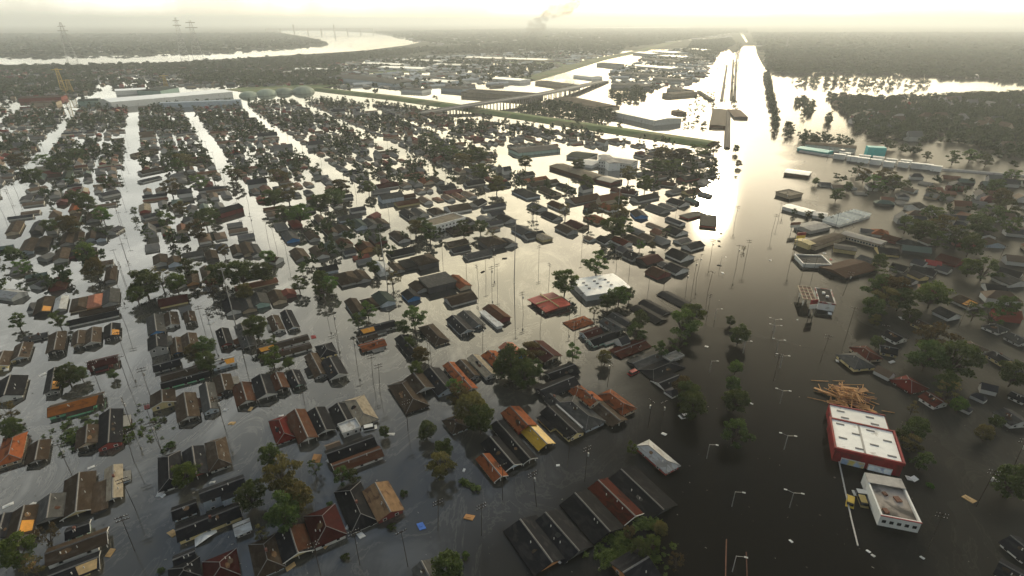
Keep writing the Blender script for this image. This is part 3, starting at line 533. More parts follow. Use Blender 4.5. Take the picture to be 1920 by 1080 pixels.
    if 'p' in op and fm == 'g':
        c = op[op.index('p')+1]; mt = {'O': M['tarp'], 't': M['tan'], 'k': ROOF['u']}[c]
        if c == 'k': xa, xb, ya, yb = -L*.45, L*.45, .1, w*.47; sg = -sidey
        else:
            sg = sidey; xe = front*L*.46; xa, xb = sorted((xe, xe-front*min(L*.42, 5.))); ya, yb = w*.06, w*.44
        pts = [(xa, sg*ya, roof_z(s, ya)+.06), (xb, sg*ya, roof_z(s, ya)+.06), (xb-.5, sg*yb, roof_z(s, yb)+.06), (xa+.2, sg*yb, roof_z(s, yb)+.06)]
        if sg > 0: pass
        else: pts = pts[::-1]
        MB().slab(pts, .05).build("roof_patch", mt, rb)
    if 's' in op:
        sg = sidey; pts = [(-L*.42, sg*.15, roof_z(s, .15)+.06), (L*.49, sg*.15, roof_z(s, .15)+.06), (L*.49, sg*w*.49, roof_z(s, w*.49)+.06), (-L*.36, sg*w*.49, roof_z(s, w*.49)+.06)]
        MB().slab(pts if sg > 0 else pts[::-1], .05).build("roof_patch", ROOF['O'], rb)
    if near and e > .8 and w > 3.6:
        hgt = min(1.0, e-.25)
        rows = [e-.22-hgt/2]+([e-3.0] if s['two'] else [])
        for zc in rows:
            hh = hgt if zc > .8 else .7
            n = max(2, int(L/4.2))
            for k in range(n):
                xx = x0+(k+.5+hr.uniform(-.15, .15))*(x1-x0)/n; win(root, xx, sidey*(hw+.02), zc, .95, hh, 0)
            if fm != 'g' or not porch:
                for yy in (-hw*.5, hw*.5): win(root, front*(hl+.02), yy, zc, .95, hh, 1)
            else:
                xx = (x1 if front > 0 else x0)+front*.02; win(root, xx, hw*.45, zc, .9, hh, 1)
                MB().box((xx+front*.03, -hw*.3, (e-.5)/2-.15), (.07, .95, e-.4+.6)).build("door", M['trim'], root)
    return root
WINM = {}
def win(root, x, y, z, w, h, ax):
    key = (round(w, 1), round(h, 1), ax)
    if key not in WINM:
        d = (.10, w, h) if ax else (w, .10, h); p = (.13, w*.72, h*.74) if ax else (w*.72, .13, h*.74)
        WINM[key] = (MB().box((0, 0, 0), d).mesh("window", M['trim']), MB().box((0, 0, 0), p).mesh("pane", M['glass']))
    a, b = WINM[key]; o = link("window", a, root); o.location = (x, y, z); link("pane", b, o)
for s in SINGLE: make_house(s)
# ------------------------------------------------------------------ many small pieces in one mesh
def merged(name, parts, mats):
    "parts: (verts Nx3, tris Mx3, material per tri, transforms: pos Kx3, scale Kx3, rot K, rnd KxN or K)"
    Vs, Fs, Ms, Rs = [], [], [], []; base = 0
    for v, f, mi, pos, sc, rot, rnd in parts:
        K, n = len(pos), len(v)
        if K == 0: continue
        p = v[None]*sc[:, None, :]; c, s_ = np.cos(rot)[:, None], np.sin(rot)[:, None]
        x = p[..., 0]*c-p[..., 1]*s_; y = p[..., 0]*s_+p[..., 1]*c
        Vs.append(np.stack([x+pos[:, None, 0], y+pos[:, None, 1], p[..., 2]+pos[:, None, 2]], -1).reshape(-1, 3))
        Fs.append((f[None]+(np.arange(K)*n)[:, None, None]+base).reshape(-1, 3)); Ms.append(np.tile(mi, K)); base += K*n
        Rs.append(np.repeat(rnd, n) if rnd.ndim == 1 else rnd.reshape(-1))
    V, Fc, Mi, Rn = np.concatenate(Vs), np.concatenate(Fs), np.concatenate(Ms), np.concatenate(Rs)
    me = bpy.data.meshes.new(name); me.vertices.add(len(V)); me.vertices.foreach_set("co", V.astype(np.float32).ravel())
    me.loops.add(Fc.size); me.loops.foreach_set("vertex_index", Fc.astype(np.int32).ravel()); me.polygons.add(len(Fc)); me.polygons.foreach_set("loop_start", np.arange(0, Fc.size, 3, dtype=np.int32))
    for k in mats: me.materials.append(k)
    me.polygons.foreach_set("material_index", Mi.astype(np.int32)); me.polygons.foreach_set("use_smooth", np.zeros(len(Fc), bool))
    at = me.attributes.new("rnd", 'FLOAT', 'POINT'); at.data.foreach_set("value", Rn.astype(np.float32)); me.update(calc_edges=True)
    return me
RV = np.array
def gable_template():
    "unit house, eaves at 1, ridge at 1+rise"
    v = [(-.47,-.45,-.5),(.47,-.45,-.5),(.47,.45,-.5),(-.47,.45,-.5),(-.47,-.45,1),(.47,-.45,1),(.47,.45,1),(-.47,.45,1),(-.47,0,1.95),(.47,0,1.95),
         (-.5,-.52,.95),(.5,-.52,.95),(.5,.52,.95),(-.5,.52,.95),(-.5,0,2.05),(.5,0,2.05)]
    q = [((0,1,5,4),0),((1,2,6,5),0),((2,3,7,6),0),((3,0,4,7),0),((5,6,9),0),((7,4,8),0),((10,11,15,14),1),((12,13,14,15),1)]
    f, m = [], []
    for a, k in q:
        f.append((a[0], a[1], a[2])); m.append(k)
        if len(a) == 4: f.append((a[0], a[2], a[3])); m.append(k)
    return RV(v, float), RV(f), RV(m)
def hip_template():
    v = [(-.47,-.45,-.5),(.47,-.45,-.5),(.47,.45,-.5),(-.47,.45,-.5),(-.47,-.45,1),(.47,-.45,1),(.47,.45,1),(-.47,.45,1),(-.5,-.52,.95),(.5,-.52,.95),(.5,.52,.95),(-.5,.52,.95),(-.2,0,2.),(.2,0,2.)]
    q = [((0,1,5,4),0),((1,2,6,5),0),((2,3,7,6),0),((3,0,4,7),0),((8,9,13,12),1),((10,11,12,13),1),((9,10,13),1),((11,8,12),1)]
    f, m = [], []
    for a, k in q:
        f.append((a[0], a[1], a[2])); m.append(k)
        if len(a) == 4: f.append((a[0], a[2], a[3])); m.append(k)
    return RV(v, float), RV(f), RV(m)
ROOF_RAMP = ramp_mat("roofs_by_house", ['c']+[RC[c] for c in rcw], .8, spec=.25); WALL_RAMP = ramp_mat("walls_by_house", ['c']+[WC[c] for c in wcw], .7, spec=.25)
BROWN_RAMP = ramp_mat("brown_roofs", ['c']+[RC[c] for c in 'ngnTgnt'], .8, spec=.2)
PALE_RAMP = ramp_mat("pale_roofs", ['c']+[RC[c] for c in 'TgWTgnWTge'], .5, spec=.4)
def mass_houses(name, lst, label, cat="houses", ramp=None):
    g, h = gable_template(), hip_template(); parts = []
    for tm, fm in ((g, 'g'), (h, 'hf')):
        sub = [s for s in lst if s['fm'] in fm]
        if not sub: continue
        n = len(sub)
        parts.append((tm[0], tm[1], tm[2], RV([(s['cx'], s['cy'], 0) for s in sub]), RV([(s['L'], s['w'], s['eave']*(1 if s['eave'] < 2.6 else 1.)) for s in sub]), RV([s['ang'] for s in sub]),
                      RV([((rcw.index(s['rc']) if s['rc'] in rcw else 0)+random.random()*.98)/len(rcw) for s in sub])))
    o = link(name, merged(name, parts, [WALL_RAMP, ramp or ROOF_RAMP])); tag(o, label, cat); kind(o, 'stuff'); return o
# ------------------------------------------------------------------ trees
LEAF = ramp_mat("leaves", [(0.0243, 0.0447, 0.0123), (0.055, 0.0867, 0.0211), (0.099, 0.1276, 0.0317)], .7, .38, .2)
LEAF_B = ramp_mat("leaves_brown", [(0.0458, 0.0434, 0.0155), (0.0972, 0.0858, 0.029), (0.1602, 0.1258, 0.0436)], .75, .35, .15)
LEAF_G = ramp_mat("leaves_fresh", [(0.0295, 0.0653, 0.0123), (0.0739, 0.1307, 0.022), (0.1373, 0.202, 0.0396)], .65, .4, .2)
LEAF_HAZE = ramp_mat("leaves_haze_paled", [(.035, .05, .028), (.06, .078, .04), (.10, .11, .06)], .9, 0., .05)  # leaf colour paled to carry part of the distance haze
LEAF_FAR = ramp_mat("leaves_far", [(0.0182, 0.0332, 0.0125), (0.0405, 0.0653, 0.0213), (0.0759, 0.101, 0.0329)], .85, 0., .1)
def leaf_quads(centres, radii, n, size, g, flat=.75):
    k = g.integers(0, len(centres), n); d = g.normal(size=(n, 3)); d /= np.linalg.norm(d, axis=1)[:, None]; d[:, 2] = np.abs(d[:, 2])*.8+d[:, 2]*.2
    r = radii[k]*(g.random(n)**.45); c = centres[k]+d*r[:, None]*np.array([1, 1, flat])
    nrm = d*.6+g.normal(size=(n, 3))*.7; nrm /= np.linalg.norm(nrm, axis=1)[:, None]
    a = np.cross(nrm, g.normal(size=(n, 3))); a /= np.linalg.norm(a, axis=1)[:, None]; b = np.cross(nrm, a); s = size*(.6+.9*g.random(n))[:, None]
    q = np.stack([c-a*s-b*s*.55, c+a*s*.9-b*s*.3, c+a*s+b*s*.6+nrm*s*.3, c-a*s*.8+b*s*.5-nrm*s*.2], 1)
    v = q.reshape(-1, 3); i = np.arange(n)[:, None]*4
    f = np.concatenate([i+np.array([[0, 1, 2]]), i+np.array([[0, 2, 3]])], 0)
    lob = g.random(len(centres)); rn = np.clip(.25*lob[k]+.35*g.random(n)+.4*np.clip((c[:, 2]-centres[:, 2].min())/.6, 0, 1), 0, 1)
    return v, f, np.repeat(rn, 4)
def tree_template(seed, style):
    g = np.random.default_rng(seed); rr = random.Random(seed)
    nl = {'dense': 26, 'open': 20, 'bare': 12, 'shrub': 8}[style]; cs = []
    for i in range(nl):
        a = 2*math.pi*(i*.618+rr.random()*.3)
        if style == 'shrub': r = .34*math.sqrt(rr.random()); h = .12+.55*(1-(r/.36)**2)*rr.random()
        else:
            h = .20+.68*((i+rr.random())/nl); r = .40*math.sqrt(max(0., 1-((h-.48)/.46)**2))*rr.uniform(.45, 1.)*(1 if style == 'dense' else rr.uniform(.8, 1.15))
        cs.append((math.cos(a)*r, math.sin(a)*r, h))
    cs = np.array(cs); rad = np.array([rr.uniform(.11, .19) for _ in cs])*({'dense': 1.05, 'open': .85, 'bare': .8, 'shrub': 1.15}[style])
    n, sz = {'dense': (2900, .027), 'open': (1700, .026), 'bare': (480, .024), 'shrub': (700, .045)}[style]
    v, f, rn = leaf_quads(cs, rad, n, sz, g)
    b = MB()
    if style != 'shrub':
        lean = (rr.uniform(-.04, .04), rr.uniform(-.04, .04)); fk = rr.uniform(.14, .24)
        b.tube((0, 0, -.12), (lean[0], lean[1], fk), .030, .021, 7)
        for c in cs:
            m = (c[0]*.45+lean[0]*.5, c[1]*.45+lean[1]*.5, fk+(c[2]-fk)*.5)
            b.tube((lean[0]*.9, lean[1]*.9, fk*.92), m, .014, .009, 5).tube(m, tuple(c), .009, .004, 4)
            for _ in range(3 if style == 'bare' else 1):
                e = Vector(c)+Vector((rr.gauss(0, .08), rr.gauss(0, .08), rr.uniform(-.02, .12))); b.tube(tuple(c), tuple(e), .005, .0015, 3)
                if style == 'bare':
                    e2 = e+Vector((rr.gauss(0, .06), rr.gauss(0, .06), rr.uniform(-.01, .08))); b.tube(tuple(e), tuple(e2), .003, .001, 3)
    else: b.tube((0, 0, -.1), (0, 0, .35), .03, .015, 5)
    return v, f, rn, b
TT = []
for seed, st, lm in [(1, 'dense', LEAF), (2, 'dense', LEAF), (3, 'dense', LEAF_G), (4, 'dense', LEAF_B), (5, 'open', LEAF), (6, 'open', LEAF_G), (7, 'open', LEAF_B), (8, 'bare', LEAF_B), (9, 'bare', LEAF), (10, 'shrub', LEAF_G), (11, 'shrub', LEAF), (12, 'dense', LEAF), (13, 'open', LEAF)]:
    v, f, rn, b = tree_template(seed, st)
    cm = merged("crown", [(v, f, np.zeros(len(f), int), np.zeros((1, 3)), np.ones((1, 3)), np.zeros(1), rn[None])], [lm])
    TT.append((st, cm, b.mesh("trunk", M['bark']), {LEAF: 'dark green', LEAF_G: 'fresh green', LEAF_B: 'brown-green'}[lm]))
BYST = {k: [t for t in TT if t[0] == k] for k in ('dense', 'open', 'bare', 'shrub')}
TREE_OBJ = []
def place_tree(x, y, D, Ht, st, hr):
    t = hr.choice(BYST[st]); r = empty("tree" if st != 'shrub' else "shrub", (x, y, 0), hr.uniform(0, 6.28)); r.scale = (D*1.05, D*1.05, Ht)
    link("crown", t[1], r)
    link("trunk" if st != 'shrub' else "stem", t[2], r); TREE_OBJ.append((r, st, t[3], D)); return r
TL = []
for e in TREES.replace("\n", "").split(","):
    a, b_, c = [float(q) for q in e.split()]; TL.append((a, b_, c))
TL.sort(key=lambda q: -q[2])
TPOS = []
for i, (cx, cy, pw) in enumerate(TL[:300]):
    hr = random.Random(int(cx*7+cy*3)); z = 3.5
    for _ in range(3):
        X, Y = P(cx, cy, z); dp = float(Q(X, Y, z)[2]); D = pw*dp/F*(.92 if cy > 560 and cx < 1330 else ((.95 if cx > 760 else .78) if cx < 1330 else (.66 if cy < 500 else .9))); Ht = min(max(D*hr.uniform(.8, 1.0)+.8, 2.2), 12.5); z = .55*Ht
    st = 'shrub' if D < 3.2 else hr.choice(('dense', 'dense', 'dense', 'open', 'open', 'bare') if D < 11 else ('dense', 'dense', 'open', 'open'))
    if st == 'shrub': Ht = D*.8; X, Y = P(cx, cy, Ht*.4)
    place_tree(X, Y, D, Ht, st, hr); TPOS.append((X, Y, D))
# low templates for the trees that read as one mass
def small_templates(ns, nq, size, seed0):
    out = []
    for k in range(ns):
        g = np.random.default_rng(seed0+k); c = np.concatenate([g.uniform(-.28, .28, (7, 2)), g.uniform(.16, .76, (7, 1))], 1); v, f, rn = leaf_quads(c, np.full(7, .25), nq, size, g); out.append((v, f, rn))
    return out
MID_T = small_templates(6, 60, .105, 40); FAR_T = small_templates(5, 16, .21, 60)
def mass_trees(name, pts, D, Ht, tmpl, label, mat=LEAF_FAR):
    n = len(pts); pts, D, Ht = np.asarray(pts), np.asarray(D), np.asarray(Ht); k = rng.integers(0, len(tmpl), n); parts = []
    for i, (v, f, rn) in enumerate(tmpl):
        s = np.nonzero(k == i)[0]
        if not len(s): continue
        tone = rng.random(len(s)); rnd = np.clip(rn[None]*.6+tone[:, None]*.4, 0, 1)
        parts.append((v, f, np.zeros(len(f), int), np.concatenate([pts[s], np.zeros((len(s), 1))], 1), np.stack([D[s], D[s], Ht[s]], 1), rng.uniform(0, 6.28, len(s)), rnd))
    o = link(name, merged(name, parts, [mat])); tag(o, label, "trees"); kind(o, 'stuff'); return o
def scatter_px(poly, per_m2, zt=3., ymax=1100):
    "points spread evenly over the ground inside a polygon drawn in the picture"
    g = np.array([P(*q) for q in poly]); lo, hi = g.min(0), g.max(0); n = int((hi[0]-lo[0])*(hi[1]-lo[1])*per_m2); n = min(n, 400000)
    p = rng.uniform(lo, hi, (n, 2)); gp = [tuple(q) for q in g]; return p[inpoly(p[:, 0], p[:, 1], gp)]
# trees of the western blocks, behind the ones placed singly
p = scatter_px([q for q in FILL_A], 1/48.)
pe, al = p[:, 0]*VX+p[:, 1]*VY, p[:, 0]*UX+p[:, 1]*UY
ds = np.min(np.abs(pe[:, None]-np.array(STREETS)[None]), 1); dc = np.min(np.abs(al[:, None]-np.array(CROSS)[None]), 1)
qx, qy, dp = Q(p[:, 0], p[:, 1], 3.)
keep = (ds > 6.8) & ((dc > 6.5) | (rng.random(len(p)) < .15)) & (qx > -80) & (qx < 2000)
clump = np.sin(pe*.045+1.3)*np.sin(al*.037)+np.sin(pe*.02+al*.026)*.8+rng.normal(0, .55, len(p))
keep &= clump > np.where(qy > 360, 1.15, np.where(qy > 290, .5, -.35))
for q in SPECIAL_PX: keep &= ~inpoly(qx, qy, q)
p, dp = p[keep], dp[keep]; D = rng.uniform(3., 6.8, len(p)); 
mass_trees("tree_canopy", p, D, np.clip(D*.95+rng.uniform(0, 2.5, len(p)), 3.5, 11), MID_T, "dark leafy trees crowding the yards of the flooded western blocks")
# utility poles
POLE_OBJ = []
def utility_pole(x, y, h, rz, arms=2, tall=False):
    hr = random.Random(int(x*9+y*5)); r = empty("utility_pole", (x, y, 0), rz); r.rotation_euler = (R(hr.gauss(0, 2.)), R(hr.gauss(0, 2.)), rz)
    if tall:
        MB().tube((0, 0, -2), (0, 0, h), .22, .12, 8).build("pole", M['steel'], r); MB().box((0, 0, h-.6), (2.6, .18, .18)).build("crossarm", M['steel'], r)
    else:
        MB().tube((0, 0, -2), (0, 0, h), .09, .06, 6).build("pole", M['wood'], r)
        for k in range(arms):
            z = h-.5-.95*k; c = MB().box((0, .16, z), (2.5, .12, .15)).build("crossarm", M['wood'], r)
            for q in (-1.05, -.5, .5, 1.05): MB().tube((q, .16, z+.06), (q, .16, z+.26), .045, n=5).build("insulator", M['lampw'], c)
        if hr.random() < .35: MB().tube((.32, 0, h-3.2), (.32, 0, h-2.2), .24, n=8).build("transformer", M['steel'], r)
    POLE_OBJ.append((r, tall, arms)); return r
for (tx, ty), s in POLES.items():
    for e in s.split(";"):
        a, b_ = [float(q)/4 for q in e.split()]; X, Y = P(tx+a, ty+b_); east = tx+a > 1330
        if float(Q(X, Y)[2]) < 560: utility_pole(X, Y, random.Random(int(a*3+b_)).uniform(10, 11.8), -GRID+(0 if random.random() < .7 else math.pi/2) if not east else -R(20.5), random.choice((1, 2, 2)))
for (a, b_, c) in ((445, 621, 26), (726, 532, 24), (964, 530, 30), (1157, 413, 28)):
    X, Y = P(a, b_); utility_pole(X, Y, c, .4, tall=True)
for st in STREETS:
    if not -170 < st < 330: continue
    for al_ in range(255, 700, 62):
        X, Y = (st-5.5)*VX+al_*UX, (st-5.5)*VY+al_*UY; qx, qy, dp = Q(X, Y)
        if 0 < qx < 1300 and qy < 470 and bool(inpoly(qx, qy, FILL_A)): utility_pole(X, Y, random.uniform(10, 12), -GRID, 1)
# ------------------------------------------------------------------ buildings and things with a shape of their own
def oriented(px1, px2, z=0.):
    a, b = P(*px1, z), P(*px2, z); return ((a[0]+b[0])/2, (a[1]+b[1])/2), math.atan2(b[1]-a[1], b[0]-a[0]), math.hypot(b[0]-a[0], b[1]-a[1])
def shed(name, e1, e2, w, h, roofm, wallm, label, cat, group=None, low=.12, extra=None, flat=False, bays=0, wins=0, rows=1):
    "large low-pitched building whose roof's end midpoints are e1 and e2 in the picture"
    h = h*.5 if h <= 5.5 else h*.7
    (cx, cy), an, L = oriented(e1, e2, h); r = empty(name, (cx, cy, 0), an); tag(r, label, cat, group)
    MB().box((0, 0, (h-1)/2), (L-.6, w-.6, h+1)).build("wall", wallm, r)
    if flat:
        rb = MB().box((0, 0, h+.08), (L-.5, w-.5, .2)).build("roof", roofm, r); g = MB()
        for s in (-1, 1): g.box((0, s*(w/2-.2), h+.25), (L, .4, .8)); g.box((s*(L/2-.2), 0, h+.24), (.4, w-.8, .78))
        g.build("parapet", wallm, rb)
    else:
        t = low*w/2; rb = MB().prism([(-w/2, h-.05), (w/2, h-.05), (w/2, h+.2), (0, h+.2+t), (-w/2, h+.2)], -L/2, L/2).build("roof", roofm, r)
    if wins:                                  # windows along the side and end that face the avenue side
        sy = 1 if (cx*math.sin(an)-cy*math.cos(an)) > 0 else -1; fx = 1 if (-cx*math.cos(an)-cy*math.sin(an)) > 0 else -1; hh = (h-.5)/rows
        for q in range(rows):
            zc = h-.35-hh*(q+.5)
            for k in range(wins): win(r, -L/2+(k+.5)*L/wins, sy*(w/2-.28), zc, 1.2, min(1.2, hh*.6), 0)
            for k in range(max(2, int(wins*w/L))): win(r, fx*(L/2-.28), -w/2+(k+.5)*w/max(2, int(wins*w/L)), zc, 1.2, min(1.2, hh*.6), 1)
    for k in range(bays):
        x = -L/2+(k+.5)*L/bays
        if flat: continue
        for s in (-1, 1): MB().slab([(x-.5, s*w*.30-1.4, h+.3+t*.42), (x+.5, s*w*.30-1.4, h+.3+t*.42), (x+.5, s*w*.30+1.4, h+.3+t*.42), (x-.5, s*w*.30+1.4, h+.3+t*.42)], .25).build("skylight", M['skyl'], rb)
    return r, L, an
# supply store: two white roof sheets at two heights inside red parapets, two posters on its end wall
def supply_store():
    z = 4.
    A, B_ = P(1558, 757, z), P(1658, 778, z); C = P(1692, 866, z); D_ = P(1568, 842, z)
    cx, cy = (A[0]+B_[0]+C[0]+D_[0])/4, (A[1]+B_[1]+C[1]+D_[1])/4; an = math.atan2((A[1]+B_[1]-C[1]-D_[1])/2, (A[0]+B_[0]-C[0]-D_[0])/2)
    L = math.hypot((A[0]+B_[0]-C[0]-D_[0])/2, (A[1]+B_[1]-C[1]-D_[1])/2)+1; w = 16.
    r = empty("supply_store", (cx, cy, -1.9), an); tag(r, "red-walled store with stepped white roofs and two posters on its end wall", "store")
    xs = L*.14
    MB().box(((L/2+xs)/2, 0, 2.1), (L/2-xs, w-1.6, 6.2)).build("rear_wall", M['red'], r); MB().box(((xs-L/2)/2, 0, 2.4), (L/2+xs, w-.6, 6.8)).build("front_wall", M['red'], r)
    rr = MB().box(((L/2+xs)/2, 0, 5.3), (L/2-xs-.5, w-2.2, .2)).build("rear_roof", M['white'], r); fr = MB().box(((xs-L/2)/2, 0, 5.9), (L/2+xs-.6, w-1.3, .2)).build("front_roof", M['white'], r)
    g = MB()
    for s in (-1, 1): g.box(((xs-L/2)/2, s*(w/2-.25), 5.9), (L/2+xs, .5, .9))
    g.box((-L/2+.2, 0, 5.88), (.5, w-1.1, .9)).box((xs-.3, 0, 5.85), (.5, w-1.1, .85)).build("parapet", M['red'], fr)
    MB().box((L/2-.2, 0, 5.35), (.4, w-1.7, .7)).build("parapet", M['red'], rr)
    MB().box(((xs-L/2)/2, .8, 6.04), (L/2+xs-1.6, .5, .08)).build("roof_seam", M['conc'], fr)
    for i in range(4):
        for yy in (-w*.34, -w*.12, w*.12, w*.34)[i % 2::2]:
            MB().box((-L/2+2.2+i*(L/2+xs-4.4)/3, yy, 6.05), (.5, 2.0, .14)).build("skylight", M['skyl'], fr)
    for yy in (-3.8, 3.6): MB().box((xs+2.2, yy, 5.45), (.5, 2., .14)).build("skylight", M['skyl'], rr); MB().box((L/2-2.6, yy+.8, 5.45), (.5, 2., .14)).build("skylight", M['skyl'], rr)
    for yy, mt, wd in ((3.1, 'billA', 5.4), (-3.1, 'billB', 5.4)):
        q = MB().box((-L/2-.12, yy, 2.3), (.3, wd, 2.7)).build("poster_frame", M['trim'], r); MB().box((-L/2-.29, yy, 2.3), (.06, wd-.3, 2.4)).build("poster", M[mt], q)
    return cx, cy, an, L, w
SSX, SSY, SSA, SSL, SSW = supply_store()
# broken timber piled against the store
pile_r = random.Random(5); bx, by = P(1592, 742, 1.)
for k in range(110):
    t = pile_r.random(); x, y = bx+pile_r.gauss(0, 3.6), by+pile_r.gauss(0, 3.4); L = pile_r.uniform(2.5, 8.); zz = max(.1, 2.8-.35*math.hypot(x-bx, y-by))*pile_r.random()+.25
    b = MB(); a = SSA+(math.pi/2 if pile_r.random() < .68 else 0)+pile_r.gauss(0, .28); wd, th = (pile_r.uniform(.14, .3), .14) if pile_r.random() < .86 else (pile_r.uniform(1., 2.), .12)
    b.box((0, 0, 0), (L, wd, th)); o = b.build("timber_beam", M['lumber'] if pile_r.random() < .8 else M['rust']); o.location = (x, y, zz); o.rotation_euler = (pile_r.gauss(0, .2), pile_r.gauss(0, .12), a)
    tag(o, "splintered orange timber in the wreckage heap behind the red-walled store", "timber", "broken timbers heaped behind the red-walled store")
# gutted shop: long flat shell with parapets, grey roof at one end, fallen-in deck
def gutted_shop():
    z = 3.2; (cx, cy), an, L = oriented((1655, 893), (1690, 973), z); w = 8.2; r = empty("gutted_shop", (cx, cy, 0), an); tag(r, "gutted white flat-roofed shop with stained sunken roof and pink trim", "shop")
    b = MB(); h = 3.2
    for s in (-1, 1): b.box((0, s*(w/2-.2), (h-1)/2), (L, .4, h+1)); b.box((s*(L/2-.2), 0, (h-1)/2-.02), (.4, w-.8, h+.96))
    b.build("wall", M['white'], r); MB().box((L*.08, 0, h-.75), (L*.8, w-.9, .2)).build("roof", surf("stained_roof", (.33, .29, .25), .85, .4, .25, col2=(.06, .055, .05), cover=.55), r)
    MB().box((-L/2+L*.12, 0, h+.10), (L*.25, w-.1, .18)).build("roof", M['conc'], r)
    MB().box((L/2+.05, 0, h-.05), (.16, w+.1, .28)).build("trim_band", surf("pink_trim", (.55, .14, .14), .6), r)
    for k in range(5): MB().box((L/2+.04, -w/2+1.+k*(w-2)/4, 1.5), (.12, .8, .8)).build("window", M['glass'], r)
    for k in range(6): MB().box((-L*.1+k*L*.1, w/2+.03, 1.7), (.7, .12, .7)).build("window", M['glass'], r)
    for x, y, d in ((L*.0, 1.4, 1.6), (L*.34, -2.4, 1.3), (-L*.08, -1, 1.1)): MB().box((x, y, h-.45), (d, d*.8, .4), .3).build("roof_unit", M['rust'], r)
gutted_shop()
def simple(name, px, z, dims, mat, rz, label, cat, group=None):
    X, Y = P(*px, z); o = MB().box((0, 0, 0), dims).build(name, mat); o.location = (X, Y, z); o.rotation_euler = (0, 0, rz); tag(o, label, cat, group); return o
# filling station with a red four-part canopy roof
def red_station():
    z = 3.2; (cx, cy), an, L = oriented((996, 564), (1064, 560), z); L = 16.; an = math.pi/2-GRID; r = empty("filling_station", P(1030, 562, 2.5)+(0,), an); tag(r, "red-roofed filling station with cream cross ridges beside the white warehouse", "filling station")
    MB().box((0, 0, .3), (11, 10.4, 2.6)).build("wall", WALL['m'], r); zr = 1.6
    for sx in (-1, 1):
        for sy in (-1, 1):
            x0, x1, y0, y1 = (.25*sx, 6.6*sx, .25*sy, 6.4*sy); pts = [(x0, y0, zr+.75), (x1, y0, zr+.3), (x1, y1, zr), (x0, y1, zr+.35)]
            MB().slab(pts if sx*sy > 0 else pts[::-1], .3).build("roof_panel", ROOF['Z'] if sx > 0 else surf("salmon_red", (.50, .09, .055), .6), r)
    MB().box((0, 0, zr+.72), (13.4, .5, .4)).build("ridge_beam", M['tan'], r); MB().box((0, 0, zr+.76), (.5, 13., .4)).build("ridge_beam", M['tan'], r)
red_station()
# white warehouse
r_, L_, a_ = shed("warehouse", (1083, 540), (1167, 527), 17, 5., M['white'], M['white'], "white metal warehouse with roof vents standing in open water", "warehouse", low=.06)
for k in range(3):
    for j in range(3): MB().box((-L_/2+4+k*(L_-8)/2.6, -3+j*2.8, 3.15), (1.1, .6, .6)).build("roof_vent", M['skyl'], r_)
# canopy frame, little store and sign in the avenue
def canopy():
    (cx, cy), an, L = oriented((1508, 537), (1518, 562), 4.); r = empty("pump_canopy", (cx, cy, 0), an); tag(r, "white pump canopy stripped to a grid of open roof bays", "canopy"); L = max(L, 8.5); w = 4.8
    b = MB()
    for k in range(5): b.box((-L/2+k*L/4, 0, 4.), (.3, w, .45))
    for k in range(4): b.box((0, -w/2+k*w/3, 3.98), (L, .3, .41))
    b.build("frame", WALL["t"], r)
    for i in range(4):
        for j in range(3): MB().box((-L/2+(i+.5)*L/4, -w/2+(j+.5)*w/3, 3.9), (L/4-.34, w/3-.34, .1)).build("deck_panel", M['rust'], r)
    for sx in (-1, 1):
        for sy in (-1, 1): MB().tube((sx*L*.3, sy*w*.3, -1), (sx*L*.3, sy*w*.3, 3.8), .22, n=8).build("post", M['white'], r)
canopy()
def kiosk():
    (cx, cy), an, L = oriented((1543, 542), (1551, 568), 3.4); r = empty("kiosk_store", (cx, cy, 0), an); tag(r, "small white store with black flat roof and maroon fascia", "store"); L, w = max(L, 9.), 6.
    MB().box((0, 0, 1.2), (L, w, 4.4)).build("wall", M['white'], r); rb = MB().box((0, 0, 3.46), (L-.7, w-.7, .16)).build("roof", ROOF['k'], r); g = MB()
    for s in (-1, 1): g.box((0, s*w/2, 3.3), (L+.3, .24, .8)); g.box((s*L/2, 0, 3.28), (.24, w-.24, .76))
    g.build("fascia", surf("maroon_fascia", (.25, .05, .05), .6, col2=(.6, .58, .55), cover=.5), r)
    for x, y in ((1.5, .6), (-1.8, -.4)): MB().box((x, y, 3.9), (1.1, 1., .7)).build("roof_unit", M['lampw'], rb)
kiosk()
def sign_board(px, h, w, hh, mats, label, rz):
    X, Y = P(*px); r = empty("road_sign", (X, Y, 0), rz); tag(r, label, "sign")
    for s in (-1, 1): MB().tube((s*w*.3, 0, -1), (s*w*.3, 0, h-hh+.1), .14, n=6).build("post", M['steel'], r)
    MB().box((0, 0, h-hh*.25), (w, .4, hh*.5)).build("upper_panel", mats[0], r); MB().box((0, 0, h-hh*.76), (w*.96, .36, hh*.46)).build("lower_panel", mats[1], r)
sign_board((1520, 592), 7.2, 3., 4., (M['red'], M['white']), "red and white pole sign beside the stripped pump canopy", R(10))
sign_board((1497, 463), 8., 5., 3.2, (M['red'], M['yellow']), "red and yellow roadside sign by the flooded motel", R(10))
sign_board((1488, 436), 6., 6., 3., (M['rust'], M['board']), "rust and buff billboard beside the grey canopy roof", R(10))
